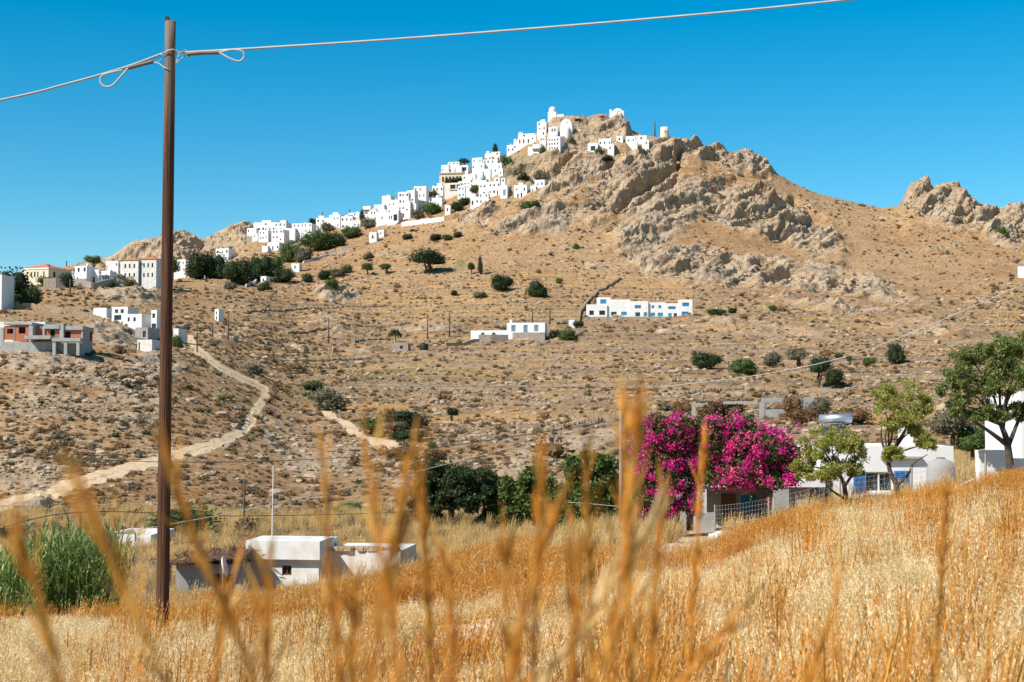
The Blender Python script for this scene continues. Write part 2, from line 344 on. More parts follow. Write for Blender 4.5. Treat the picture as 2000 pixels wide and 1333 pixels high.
for pts, wp, dp in (([(1170, 402), (1210, 390), (1255, 362), (1300, 340), (1328, 318), (1326, 292)], 7, 9), ([(1205, 412), (1262, 388), (1320, 350)], 6, 7), ([(1260, 300), (1290, 312), (1310, 296)], 9, 6), ([(1130, 350), (1165, 335), (1190, 318)], 6, 6), ([(1060, 345), (1100, 318), (1130, 290)], 6, 6), ([(1010, 340), (1045, 318)], 5, 5),
                    ([(1400, 372), (1470, 374), (1550, 392), (1600, 425)], 6, 6), ([(1510, 455), (1580, 460), (1600, 450)], 7, 6), ([(1380, 400), (1420, 385)], 5, 4), ([(1500, 545), (1545, 530)], 8, 6), ([(1600, 555), (1640, 545)], 6, 4), ([(1390, 515), (1450, 520)], 4, 4), ([(1780, 400), (1850, 410), (1900, 430)], 6, 5), ([(1800, 380), (1880, 400)], 4, 4), ([(300, 715), (345, 735)], 6, 2), ([(60, 940), (110, 960)], 14, 3), ([(1430, 335), (1500, 345)], 4, 4), ([(900, 425), (945, 435)], 6, 4)):
    cl = cl + dp * cleft(pts, wp)
ysc = (.22 + .78 * sstep(180, 600, Y2)) * (1 - .75 * blob(1085, 255, 125, 48, -15, .4)) * (1 - .6 * blob(1190, 280, 90, 30, 0, .4)); frac = np.abs(fbm(PT / 3.2 + 11, 2, .5).reshape(NC, NR))
hgt = (crag ** 1.2) * ysc * (9.5 * bed + 1.6 * rid + 2.2 * (blk - .22)) - cl * ysc + rock * (1.2 * bed + 1.3 * (blk - .2) + 1.1 * (frac - .2) + .5 * n_small) + far * (1 - path) * (.45 * n_mid + .22 * n_small + .25 * np.maximum(n_small, 0) ** 2)
hgt += (1 - far) * .05 * n_small
lim = .4 + .6 * sstep(130, 300, Y2); hgt = hgt * lim * (1 - .75 * sstep(700, 738, Y2) * (1 - rock))
Z2 = Z2 + hgt * .75; YD = Y2 - hgt * .7 * sstep(120, 200, Y2); XD = X2 + rock * 1.2 * bed
GV = np.stack([XD, YD, Z2], -1)
i = np.arange(NC - 1)[:, None] * NR; j = np.arange(NR - 1)[None]
GQ = np.stack([i + j, i + NR + j, i + NR + j + 1, i + j + 1], -1).reshape(-1, 4)
green = np.maximum.reduce([blob(820,1030,330,30,-2,.5) * .6, blob(900,515,10,10), blob(600,770,50,20)*.5, blob(1000,325,50,40,-40)*.5, blob(820,730,170,8,0,.6)*.5])
field = (1 - sstep(46, 58, Y2 + 3 * n_mid))
gm_me = npmesh('ground', GV.reshape(-1, 3), GQ, None, None, True)
gm_me.polygons.foreach_set('use_smooth', rock.ravel()[GQ[:, 0]] < .35)
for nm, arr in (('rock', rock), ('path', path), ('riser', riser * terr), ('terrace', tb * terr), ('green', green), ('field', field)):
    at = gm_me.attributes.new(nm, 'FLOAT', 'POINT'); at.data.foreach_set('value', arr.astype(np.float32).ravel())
GZ = Z2; ELEV = GV[..., 2] / GV[..., 1]
def gz(x, y):
    """ground height at a place"""
    a = x / max(y, .5); i = np.clip(np.searchsorted(AG, a) - 1, 0, NC - 2); j = np.clip(np.searchsorted(YG, y) - 1, 0, NR - 2)
    s = min(max((a - AG[i]) / (AG[i+1] - AG[i]), 0), 1); t = min(max((y - YG[j]) / (YG[j+1] - YG[j]), 0), 1)
    return float((1-s)*((1-t)*GZ[i, j] + t*GZ[i, j+1]) + s*((1-t)*GZ[i+1, j] + t*GZ[i+1, j+1]))
def gzv(x, y):
    a = x / np.maximum(y, .5); i = np.clip(np.searchsorted(AG, a) - 1, 0, NC - 2); j = np.clip(np.searchsorted(YG, y) - 1, 0, NR - 2)
    s = np.clip((a - AG[i]) / (AG[i+1] - AG[i]), 0, 1); t = np.clip((y - YG[j]) / (YG[j+1] - YG[j]), 0, 1)
    return (1-s)*((1-t)*GZ[i, j] + t*GZ[i, j+1]) + s*((1-t)*GZ[i+1, j] + t*GZ[i+1, j+1])
def hit(u, v, ymin=95.0, ymax=1e9):
    """where the view through a photo pixel meets the ground"""
    a, e = ae(u, v); a = float(a); e = float(e)
    i = int(np.clip(np.searchsorted(AG, a), 1, NC - 1)); row = EG[i]
    for j in range(np.searchsorted(YG, ymin), NR):
        if row[j] >= e or YG[j] >= ymax: y = YG[j]; break
        if YG[j] > 748: y = 735.0; break
    return Vector((a * y, y, gz(a * y, y)))
m, n, b = newmat('hillside'); pos = N(n, 'ShaderNodeNewGeometry').outputs['Position']
big = noise(n, .022, 5, .6, pos); mid = noise(n, .16, 6, .65, pos); fine = noise(n, .9, 6, .7, pos); vfine = noise(n, 4.0, 4, .7, pos)
dry = ramp(n, big, [(.30, (.27, .145, .065)), (.45, (.38, .215, .098)), (.58, (.44, .275, .14)), (.72, (.31, .17, .078))])
dry = mixc(n, mth(n, 'MULTIPLY', ramp(n, mid, [(.42, (0,)*3), (.62, (1,)*3)]), .55), dry, (.49, .325, .185))
spots = ramp(n, fine, [(.48, (0,)*3), (.60, (1,)*3)])
dry = mixc(n, mth(n, 'MULTIPLY', spots, .75), dry, (.15, .082, .036))
pale = ramp(n, noise(n, .5, 7, .75, pos), [(.56, (0,)*3), (.68, (1,)*3)])
dry = mixc(n, mth(n, 'MULTIPLY', pale, .55), dry, (.50, .41, .31))
tba = attr(n, 'terrace')
dry = mixc(n, mth(n, 'MULTIPLY', ramp(n, mth(n, 'ADD', tba, mth(n, 'MULTIPLY', mth(n, 'SUBTRACT', mid, .5), .9)), [(.35, (0,)*3), (.6, (1,)*3)]), .6), dry, mixc(n, spots, (.56, .33, .12), (.40, .21, .075)))
rk = ramp(n, noise(n, .11, 8, .7, pos), [(.3, (.29, .19, .115)), (.5, (.47, .335, .21)), (.7, (.56, .43, .295))])
vor = N(n, 'ShaderNodeTexVoronoi', feature='DISTANCE_TO_EDGE', Scale=.35); n.links.new(pos, vor.inputs['Vector'])
rk = mixc(n, ramp(n, noise(n, .05, 5, .6, pos), [(.45, (0,)*3), (.6, (.4,)*3)]), rk, (.38, .315, .245))
rk = mixc(n, ramp(n, fine, [(.54, (0,)*3), (.74, (.7,)*3)]), rk, (.21, .145, .095))
mpg = N(n, 'ShaderNodeMapping'); mpg.inputs['Rotation'].default_value = (0, R(36), 0); mpg.inputs['Scale'].default_value = (.07, .2, .55); n.links.new(pos, mpg.inputs[0])
strat = noise(n, 1.0, 6, .7, mpg.outputs[0]); rk = mixc(n, ramp(n, strat, [(.52, (0,)*3), (.66, (.7,)*3)]), rk, (.17, .12, .085))
ra = attr(n, 'rock'); rf = mth(n, 'ADD', ra, mth(n, 'MULTIPLY', mth(n, 'SUBTRACT', mid, .5), 1.2))
col = mixc(n, ramp(n, rf, [(.30, (0,)*3), (.70, (1,)*3)]), dry, rk)
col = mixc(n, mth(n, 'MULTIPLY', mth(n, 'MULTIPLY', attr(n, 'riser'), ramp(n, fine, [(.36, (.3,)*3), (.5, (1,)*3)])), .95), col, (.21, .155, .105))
col = mixc(n, mth(n, 'MULTIPLY', attr(n, 'green'), .7), col, (.17, .16, .06))
fld = ramp(n, fine, [(.3, (.38, .22, .08)), (.7, (.58, .40, .19))])
col = mixc(n, attr(n, 'field'), col, fld)
col = mixc(n, ramp(n, mth(n, 'ADD', attr(n, 'path'), mth(n, 'MULTIPLY', mth(n, 'SUBTRACT', fine, .5), .5)), [(.35, (0,)*3), (.6, (1,)*3)]), col, ramp(n, fine, [(.3, (.62, .43, .25)), (.7, (.76, .57, .37))]))
n.links.new(col, b.inputs['Base Color']); b.inputs['Roughness'].default_value = .95; b.inputs['Specular IOR Level'].default_value = .05
hh = mth(n, 'ADD', mth(n, 'ADD', mth(n, 'MULTIPLY', fine, 1.0), mth(n, 'MULTIPLY', vfine, .3)), mth(n, 'MULTIPLY', mth(n, 'MULTIPLY', strat, ra), 2.5)); bump(n, b, hh, .9, .8)
gm_me.materials.append(m); ground = link(bpy.data.objects.new('ground', gm_me)); ground['kind'] = 'structure'
ground['label'] = 'dry terraced hillside, valley floor and grassy field'

# a farther rocky ridge seen behind the village's lower end
FSKY = [(-400,560),(0,545),(100,530),(150,516),(180,506),(215,501),(232,490),(250,476),(285,467),(300,463),(335,450),(360,449),(378,457),(395,468),(420,458),(450,441),(480,431),(497,438),(520,455),(600,480),(760,520),(900,560)]
fa, fe = ae([p[0] for p in FSKY], [p[1] for p in FSKY])
fA = np.linspace(-.55, 0.0, 500); fY = np.concatenate([np.arange(830, 1010, 1.8), np.arange(1012, 1300, 16)])
FA, FY = np.meshgrid(fA, fY, indexing='ij'); top = np.interp(fA, fa, fe)[:, None] * 1000
FZ = top - np.where(FY < 1000, (1000 - FY) * .42, (FY - 1000) * .5); FX = FA * FY
PF = np.stack([FX, FY, FZ], -1).reshape(-1, 3)
SF = np.stack([(PF[:, 0] * ca + PF[:, 2] * sa_) / 36, (-PF[:, 0] * sa_ + PF[:, 2] * ca) / 8, PF[:, 1] / 40], -1)
fh = (13 * fbm(SF, 4, .6) + 7 * (np.abs(fbm(PF / 9, 4, .6)) - .2)).reshape(FA.shape) * np.clip(abs(FY - 1000) / 18 + .25, 0, 1)
i = np.arange(FA.shape[0] - 1)[:, None] * FA.shape[1]; j = np.arange(FA.shape[1] - 1)[None]; k = FA.shape[1]
fq = np.stack([i + j, i + k + j, i + k + j + 1, i + j + 1], -1).reshape(-1, 4)
fm = npmesh('far_hill', np.stack([FX, FY - fh * .6, FZ + fh * .8], -1).reshape(-1, 3), fq, None, m, False)
at = fm.attributes.new('rock', 'FLOAT', 'POINT'); at.data.foreach_set('value', np.full(FA.size, .9, np.float32))
fo = link(bpy.data.objects.new('far_hill', fm)); fo['kind'] = 'structure'; fo['label'] = 'far rocky ridge behind the lower end of the village'

# ------------------------------------------------------------------ buildings
def facade(mb, W, z0, H, rects, y=0.0, dep=.22, T=None):
    """wall from x 0..W and z z0..H with real openings (x0,x1,za,zb) and their reveals; T maps (x,y,z)"""
    xs = sorted({0, W, *[r[0] for r in rects], *[r[1] for r in rects]}); zs = sorted({z0, H, *[r[2] for r in rects], *[r[3] for r in rects]})
    V = []; Q = []
    def quad(p):
        k = len(V); V.extend(p); Q.append((k, k + 1, k + 2, k + 3))
    for xa, xb in zip(xs[:-1], xs[1:]):
        for za, zb in zip(zs[:-1], zs[1:]):
            cx, cz = (xa + xb) / 2, (za + zb) / 2
            if any(r[0] < cx < r[1] and r[2] < cz < r[3] for r in rects): continue
            quad([(xa, y, za), (xb, y, za), (xb, y, zb), (xa, y, zb)])
    for a, b, c, d in rects:
        quad([(a, y, c), (a, y, d), (a, y + dep, d), (a, y + dep, c)]); quad([(b, y, c), (b, y + dep, c), (b, y + dep, d), (b, y, d)])
        quad([(a, y, d), (b, y, d), (b, y + dep, d), (a, y + dep, d)]); quad([(a, y, c), (a, y + dep, c), (b, y + dep, c), (b, y, c)])
    V = np.array(V, float)
    if T is not None: V = T(V)
    mb.add(V, Q)
def body(W, D, H, rects, found=3.0, par=.35, siderects=()):
    """walls with openings, flat roof behind a low parapet"""
    mb = MB(); facade(mb, W, -found, H, rects)
    facade(mb, D, -found, H, list(siderects), T=lambda V: np.stack([W - V[:, 1], V[:, 0], V[:, 2]], -1))
    mb.add([(0, 0, -found), (0, D, -found), (0, D, H), (0, 0, H), (W, D, -found), (W, D, H)], [(1, 0, 3, 2), (4, 1, 2, 5)])
    t = .25
    mb.add([(0, 0, H), (W, 0, H), (W, D, H), (0, D, H), (t, t, H), (W - t, t, H), (W - t, D - t, H), (t, D - t, H), (t, t, H - par), (W - t, t, H - par), (W - t, D - t, H - par), (t, D - t, H - par)],
           [(0, 1, 5, 4), (1, 2, 6, 5), (2, 3, 7, 6), (3, 0, 4, 7), (4, 5, 9, 8), (5, 6, 10, 9), (6, 7, 11, 10), (7, 4, 8, 11), (8, 9, 10, 11)])
    return mb
def openings(root, rects, pane=glass, frame=None, dep=.22, name='window', side=None):
    """a pane (and its frame) for each opening"""
    for (a, b, c, d) in rects:
        nm = 'door' if c < .12 and d - c > 1.5 else name
        if frame is not None:
            f = MB(); t = .07; y0, y1 = dep - .14, dep - .03
            f.box(a, a + t, y0, y1, c, d); f.box(b - t, b, y0, y1, c, d); f.box(a + t, b - t, y0, y1, d - t, d); f.box(a + t, b - t, y0, y1, c, c + t)
            f.box((a + b) / 2 - .03, (a + b) / 2 + .03, y0 + .01, y1, c + t, d - t)
            fo = f.build(nm, frame, root); p = MB().box(a, b, dep - .025, dep, c, d).build('pane', pane, fo); obs = [fo]
        else:
            fo = MB().box(a, b, dep - .04, dep, c, d).build(nm, pane, root); obs = [fo]
        if side is not None:
            for o in obs: o.matrix_parent_inverse = Matrix.Identity(4); o.location = (side, 0, 0); o.rotation_euler = (0, 0, R(90))
HOUSES = []
def house(u0, u1, vt, vb, label, win=None, th=None, mat=None, D=None, pane=None, frame=None, Y=None, cat='house', group='white houses of the hilltop village', found=4.0, chim=0, name='village_house', side=None, hb=None):
    uc = (u0 + u1) / 2; p = hit(uc, vb) if Y is None else P(uc, vb, Y)
    y = p.y; k = y / F; th = R(th if th is not None else rnd.uniform(8, 26)); tot = (u1 - u0) * k
    D = D or min(max(tot * .75, 3.0), 7.0); D = min(D, tot * .45 / max(math.sin(th), .08)); W = (tot - D * math.sin(th)) / math.cos(th); H = (vb - vt) * k
    a = ae(u0, vb)[0]; o = empty(name, (float(a) * y, y, float(ae(uc, vb)[1]) * y), -th)
    rects = []
    if win is None:
        nr = max(1, round(H / 3.1)); nc = max(1, round(W / 2.1))
        for r in range(nr):
            for c in range(nc):
                if rnd.random() < .22: continue
                w_, h_ = rnd.uniform(.6, .95), rnd.uniform(.9, 1.3); cx = W * (c + .5) / nc + rnd.uniform(-.3, .3)
                zb = H * r / nr + (1.0 if r or rnd.random() < .6 else .02); 
                if zb < .1: h_ = 2.05
                if zb + h_ < H - .35 and cx - w_ / 2 > .25 and cx + w_ / 2 < W - .25: rects.append((cx - w_ / 2, cx + w_ / 2, zb, zb + h_))
    else:   # fractions of the facade: x0 x1 z0 z1
        rects = [(max(a_, .03) * W, min(b_, .97) * W, max(c_, .004) * H, min(d_, .95) * H) for a_, b_, c_, d_ in win]
    sr = []
    if side: sr = [(a_ * D, b_ * D, c_ * H, d_ * H) for a_, b_, c_, d_ in side]
    m_ = mat or whitewash
    body(W, D, H, rects, found, siderects=sr).build('wall', m_, o)
    openings(o, rects, pane or rnd.choice([glass, glass, dark, greyblue, blue, brownwood]), frame)
    if sr: openings(o, sr, pane or glass, frame, side=W)
    if rnd.random() < chim:
        c = MB(); cx = rnd.uniform(.2, .8) * W; c.box(cx - .3, cx + .3, D * .5, D * .5 + .6, H - .4, H + .9); c.box(cx - .42, cx + .42, D * .5 - .12, D * .5 + .72, H + .9, H + 1.02); c.build('chimney', m_, o)
    if group and 'village' in group and W > 4:
        k_ = rnd.random()
        if k_ < .55:
            w2, h2 = W * rnd.uniform(.35, .6), H * rnd.uniform(.45, .75); x2 = rnd.choice([-w2 * .6, W - w2 * .5]); b_w = body(w2, D * .7, h2, [(w2 * .3, w2 * .3 + .7, h2 * .4, h2 * .4 + .9)] if h2 > 2.4 and w2 > 2 else [], found).build('wing', m_, o); b_w.location = (x2, -D * rnd.uniform(.2, .4), 0)
            if h2 > 2.4 and w2 > 2: MB().box(w2 * .3, w2 * .3 + .7, .16, .2, h2 * .4, h2 * .4 + .9).build('window', glass, b_w)
        if k_ > .75:
            w2 = W * rnd.uniform(.3, .55); x2 = rnd.uniform(.1, .9) * (W - w2); b_u = body(w2, D * .5, 1.5, [], .3).build('upper_room', m_, o); b_u.location = (x2, D * .4, H - .05)
    tag(o, label, cat, group); HOUSES.append((o, W, D, H)); return o, W, D, H
def pbox(name, mat, parent, x0, x1, y0, y1, z0, z1): return MB().box(x0, x1, y0, y1, z0, z1).build(name, mat, parent)
HL = [  # photo box of each village house, what singles it out
 (484,506,447,467,'low white house at the far lower end of the village above a stone base'),
 (497,541,436,452,'long flat white house topping the lowest cluster of the village'),
 (507,532,452,470,'white house with pale blue panes under the long flat roof'),
 (538,564,436,464,'tall pinkish white house behind the round dark cypress'),
 (532,561,450,479,'white house with two rows of dark windows left of the round cypress'),
 (524,552,475,488,'low white terrace block at the foot of the lowest village cluster'),
 (572,614,438,466,'white house with tall grey windows just right of the round cypress'),
 (610,624,447,458,'small white block between round cypress house and dark garden tree'),
 (619,648,427,448,'plain white house right of the dark garden tree on the skyline'),
 (645,672,421,445,'white house with a raised porch on the skyline, mid lower village'),
 (668,692,424,446,'white house with bluish side on the skyline before the first slope'),
 (683,706,417,433,'white cube house left of the leaning dark cypress'),
 (691,704,431,444,'cream little house below the white cube, left of leaning cypress'),
 (711,727,404,427,'white house with brown verandah just right of leaning cypress'),
 (724,737,412,432,'narrow white house with one grey door, lower village'),
 (736,759,415,438,'blank white cube house at the slope edge with one small window'),
 (733,753,401,418,'white house behind the blank cube with grey shaded side'),
 (748,769,384,406,'windowless white tower house standing above the roofs'),
 (758,787,392,418,'white house with scattered dark windows below the tower house'),
 (759,784,416,436,'white house with wide shaded loggia at the slope edge'),
 (779,802,376,424,'tall three storey white house right of the tower house'),
 (797,814,373,420,'slim tall white house behind the thin black cypress'),
 (810,835,365,412,'highest white house of the middle row with wide grey side'),
 (832,848,373,396,'white house half hidden by the feathery pine'),
 (846,869,364,388,'white house with three tall windows below the pink building'),
 (845,867,388,402,'bluish white house with one window under the feathery pine'),
 (871,881,402,418,'tiny white tower shed alone at the slope edge'),
 (864,880,324,336,'small white house at the left end of the upper village'),
 (877,901,318,333,'white house on the skyline left of the dark rooftop tree'),
 (888,921,325,338,'white house with one wide dark window under the rooftop tree'),
 (924,949,310,331,'white two storey house right of the rooftop tree'),
 (949,964,301,315,'small white house left of the tall skyline cypress'),
 (961,979,298,314,'cream white house directly under the tall skyline cypress'),
 (946,975,313,332,'white house with dark window below the skyline cypress'),
 (927,946,332,360,'white house in the crowded centre of the upper village'),
 (942,959,331,357,'white house with grey flank in the crowded upper village centre'),
 (955,974,326,353,'white house with broad blue shaded side in the upper village'),
 (966,985,321,346,'white house at the right edge of the upper village against scrub'),
 (906,920,342,364,'narrow white house touching the ochre building'),
 (896,910,364,386,'white house with teal door beside the pink building'),
 (905,924,362,382,'white house with black roof terrace above the round green tree'),
 (919,946,352,368,'low grey white wall house in the middle of upper village'),
 (937,962,358,382,'white house left of the house with magenta creeper'),
 (956,980,356,380,'white house with magenta creeper beside the bell tower'),
 (937,955,379,399,'white cube jutting out at the lower edge right of round green tree'),
 (921,939,388,399,'low white block at the lower edge under the round green tree'),
 (1004,1036,362,388,'detached white house with two doors right of the bell tower'),
 (1044,1072,352,381,'detached two tone white house with grey lower wall, right of the pair'),
 (1049,1072,238,268,'tall white house against the sky below the left dome'),
 (1071,1092,248,272,'white house with two black windows left of the curved gable church'),
 (1069,1104,268,296,'big white block with many windows below the curved gable church'),
 (1012,1051,262,281,'long white house with pointed finials on the upper skyline'),
 (1003,1021,276,293,'small white house stepping down the skyline left of the finials'),
 (992,1010,285,297,'lowest white house on the steep skyline above tall cypress'),
 (1031,1059,287,301,'low white house with grey awning on the crag edge'),
 (1054,1071,268,290,'grey white house squeezed left of the big many windowed block'),
 (1148,1171,280,303,'white house with one big dark window alone on the crag'),
 (1169,1197,271,300,'taller white house beside the big window house on the crag'),
 (1204,1219,266,279,'tiny white hut between the crag houses and the ridge'),
 (1222,1244,266,295,'white house on the ridge left of the windmill stump'),
 (1241,1266,265,288,'white ridge house with small yard nearest the windmill stump'),
 (723,737,455,472,'tiny white field hut on the brown slope below the village'),
 (740,752,450,462,'second tiny white hut uphill of the field hut'),
 (146,180,520,556,'white block house above grey retaining wall, left hill'),
 (136,151,538,556,'low white wing left of the white block house'),
 (177,199,527,555,'white middle wing with dark red creeper, left hill'),
 (196,224,530,555,'white wing with glazed verandah, left hill'),
 (206,235,510,536,'white two storey house with long window above the verandah wing'),
 (230,264,512,538,'white house with two small dark windows by the reddish boulder'),
 (266,300,515,536,'white walled house beneath the tiled roofs beside the tall pole'),
 (340,367,507,533,'white house just right of the tall pole'),
 (421,457,486,512,'white house with blue roof box above the dark pine grove'),
 (419,435,604,628,'lone white tower hut with two openings on the brown slope'),
 (500,521,517,531,'low white wall house buried in the garden trees'),
 (511,524,541,553,'tiny white shed at the bottom of the garden trees'),
 (571,586,516,529,'tiny white garden house at the right edge of the garden trees'),
 (1988,2040,521,543,'white house cut by the right edge on the rocky slope')]
for (u0, u1, vt, vb, lab) in HL:
    kw = {}
    if 'blank' in lab or 'windowless' in lab: kw['win'] = [(.45, .58, .45, .62)] if 'one small' in lab else []
    if 'pinkish' in lab or 'cream' in lab: kw['mat'] = white_old
    if 'grey white' in lab: kw['mat'] = white_old
    if 'big dark window' in lab: kw['win'] = [(.3, .75, .35, .75)]; kw['pane'] = glass; kw['frame'] = greyblue
    if 'wide dark window' in lab: kw['win'] = [(.6, .9, .3, .75)]
    if 'loggia' in lab: kw['win'] = [(.55, .9, .25, .8), (.1, .2, .4, .7), (.3, .4, .4, .7)]; kw['pane'] = dark
    if 'verandah wing' not in lab and 'glazed verandah' in lab: kw['win'] = [(.15, .4, .1, .6), (.45, .7, .1, .6), (.74, .95, .1, .6)]
    if 'two black' in lab: kw['win'] = [(.35, .5, .6, .85), (.65, .8, .6, .85), (.3, .4, .1, .35)]; kw['pane'] = dark
    if 'many windows' in lab: kw['win'] = [(x, x + .1, z, z + .16) for z in (.12, .42, .7) for x in (.1, .32, .54, .76)]
    if 'two openings' in lab: kw['win'] = [(.3, .6, .55, .8), (.3, .6, .12, .4)]; kw['pane'] = dark
    if 'two doors' in lab: kw['win'] = [(.25, .36, .01, .35), (.52, .64, .01, .4), (.75, .86, .55, .78), (.15, .25, .6, .75)]; kw['pane'] = dark
    if u0 < 480 or u0 > 1900: kw['group'] = None
    if 'tiny' in lab or 'hut' in lab or 'shed' in lab: kw.setdefault('win', [(.35, .6, .35, .7)])
    grow = 2 if (480 < u0 < 1000) else 0
    o, W, D, H = house(u0 - grow, u1 + grow, vt - grow * .5, vb + grow, lab, chim=.4, **kw)
    if 'grey lower wall' in lab or 'stone base' in lab or 'retaining' in lab: pbox('plinth', stonewall, o, -.05, W + .05, -.25, -.02, -3.5, H * (.45 if 'grey lower' in lab else .3))
    if 'awning' in lab: pbox('awning', greywall, o, W * .4, W * .98, -1.2, -.02, H * .62, H * .66)
    if 'finials' in lab:
        for f in (.02, .1, .2):
            MB().rev([(.35, 0), (.28, .5), (.0, 1.5)], 6, (f * W + .3, .4, H)).build('finial', whitewash, o)
    if 'bluish' in lab or 'blue roof box' in lab: pbox('roof_box', greyblue, o, W * .55, W * .85, D * .3, D * .6, H - .35, H + 1.0)
    if 'glazed verandah' in lab or 'brown verandah' in lab: pbox('canopy', brownwood if 'brown' in lab else whitewash, o, .3, W * .9, -1.6, -.02, H * .66, H * .70)

edge_lo = [(500, 478), (600, 462), (690, 446), (760, 436), (840, 414), (900, 394), (960, 384), (992, 372)]; edge_hi = [(500, 452), (600, 446), (690, 428), (760, 408), (820, 388), (860, 366), (900, 346), (960, 318), (985, 322)]
ORD = 'first second third fourth fifth sixth seventh eighth ninth tenth eleventh twelfth thirteenth fourteenth fifteenth sixteenth seventeenth eighteenth nineteenth twentieth'.split()
for zone, ua, ub, cnt in (('lower', 500, 690, 6), ('middle', 700, 858, 18), ('upper', 862, 980, 18)):
    for i_, uu in enumerate(sorted(rnd.uniform(ua, ub) for _ in range(cnt))):
        lo = np.interp(uu, *zip(*edge_lo)); hi = np.interp(uu, *zip(*edge_hi)); vv = rnd.uniform(hi + 6, lo - 2); w_ = rnd.uniform(10, 18)
        house(uu - w_ / 2, uu + w_ / 2, vv - rnd.uniform(7, 12), vv, 'small white house, %s from the left of those packed into the %s village' % (ORD[i_], zone), mat=rnd.choice([whitewash, whitewash, white_old]), group='small packed houses of the %s village' % zone, chim=.4, name='small_house')
# ochre mansion, pink building, neoclassical school-like house with tiled hip roofs
def hip(o, x0, x1, y0, y1, z, h, mat=rooftile, ov=.3):
    x0 -= ov; x1 += ov; y0 -= ov; y1 += ov; d = (y1 - y0) / 2; m_ = MB()
    m_.add([(x0, y0, z), (x1, y0, z), (x1, y1, z), (x0, y1, z), (x0 + d, y0 + d, z + h), (x1 - d, y0 + d, z + h)], [(0, 1, 5, 4), (2, 3, 4, 5), (3, 2, 1, 0)], [(1, 2, 5), (3, 0, 4)])
    return m_.build('roof', mat, o)
o, W, D, H = house(858, 908, 337, 360, 'ochre neoclassical mansion with stone cornice in the upper village', [(x, x + .08, .18, .62) for x in (.12, .27, .42, .57, .72, .86)], 10, ochre, 6, dark, name='mansion', group=None)
pbox('cornice', stonewall, o, -.3, W + .3, -.35, -.02, H * .84, H * .93)
o, W, D, H = house(868, 907, 358, 382, 'pink flat roofed building with long dark loggia in the upper village', [(.35, .68, .5, .85), (.74, .95, .5, .85)], 16, pinkwall, 6, dark, name='pink_building', group=None)
pbox('balcony_slab', pinkwall, o, W * .3, W * .97, -.5, -.02, H * .42, H * .48)
o, W, D, H = house(43, 126, 524, 556, 'large white neoclassical house with orange tiled hip roof, far left hill', [(.16, .21, .42, .75), (.33, .38, .42, .75), (.45, .51, .42, .75), (.57, .62, .42, .75), (.8, .85, .42, .75)], 20, cream, 12, dark, name='neoclassical_house', group=None, side=[(.2, .3, .42, .75), (.6, .7, .42, .75)])
hip(o, .2, W - .2, .2, D - .2, H + .02, 1.9); pbox('cornice', whitewash, o, -.15, W + .15, -.2, -.02, H * .9, H * .96)
o, W, D, H = house(104, 150, 527, 548, 'second tiled roof house tucked behind the neoclassical house', [(.3, .4, .4, .75)], 8, whitewash, 8, dark, name='tiled_house', group=None, Y=480)
hip(o, 0, W, 0, D, H, 1.6)
for (a, b, t, c, lab) in ((238, 277, 508, 548, 'white house with low orange tiled roof left of the palm'), (275, 312, 506, 548, 'white house with orange tiled roof touching the tall pole')):
    o, W, D, H = house(a, b, t, c, lab, [(x, x + .1, z, z + .2) for z in (.15, .6) for x in (.15, .42, .7)], 8, white_old, 7, dark, name='tiled_house', group=None, Y=455); hip(o, 0, W, 0, D, H, 1.3)

# chapels and church on the crag
def dome(mb, r, c, flat=1.0, n=16): mb.rev([(r * math.cos(t), r * math.sin(t) * flat) for t in np.linspace(0, math.pi / 2 - .02, 7)], n, c)
def pxm(v): return v * 735 / F
o, W, D, H = house(1070, 1089, 219, 227, 'domed white chapel on the left of the hilltop skyline', [], 10, whitewash, 4.2, cat='chapel', group=None, name='domed_chapel', Y=737)
dm = MB(); r = 1.95; dm.rev([(r, 0), (r, 1.5)], 16, (W * .5, D * .5, H - .3)); dome(dm, r, (W * .5, D * .5, H + 1.2), 1.0); dm.build('dome', whitewash, o, True)
pbox('low_wall', whitewash, o, W + .02, W + 4, .3, .9, -1, H * .35)
o, W, D, H = house(1195, 1221, 217, 234, 'domed white chapel with arched windows on the right of the hilltop', [(.42, .52, .1, .75), (.72, .82, .1, .75)], 8, whitewash, 5, greywall, cat='chapel', group=None, name='domed_chapel', Y=737)
dm = MB(); dome(dm, W * .45, (W * .5, D * .5, H - .35), .75); dm.build('dome', whitewash, o, True)
pbox('bell_wall', whitewash, o, -1.3, -.05, .4, 1.0, -.8, H + 1.0); pbox('terrace_wall', whitewash, o, -8, -1.4, .5, 1.1, -3, .4)
o, W, D, H = house(1094, 1122, 247, 268, 'white church with curved gable and rounded apse near the summit', [(.3, .38, .55, .7), (.62, .7, .6, .75)], 10, whitewash, 7, dark, cat='church', group=None, name='hill_church')
gb = MB(); t = np.linspace(0, math.pi, 15); fr_ = [(W / 2 - W / 2 * math.cos(x), -.03, H - .3 + pxm(16) * math.sin(x)) for x in t]; bk = [(x, D, z) for x, _, z in fr_]; kk = len(fr_)
gb.add(fr_ + bk, [(i, i + kk, i + kk + 1, i + 1) for i in range(kk - 1)], [(0, i, i + 1) for i in range(1, kk - 1)]); gb.build('curved_gable', whitewash, o)
pbox('gable_window', dark, o, W * .55, W * .62, -.06, -.032, H + 1.6, H + 2.2)
ap = MB(); ap.rev([(2.0, -3), (2.0, H * .62)], 10, (W * .55, -.02, 0), math.pi, 2 * math.pi); dome(ap, 2.0, (W * .55, -.02, H * .62)); ap.build('apse', whitewash, o, True)
o, W, D, H = house(977, 997, 362, 384, 'white church with square bell tower and arched grey door', [(.42, .78, .05, .6)], 14, whitewash, 6, greyblue, cat='church', group=None, name='bell_tower_church')
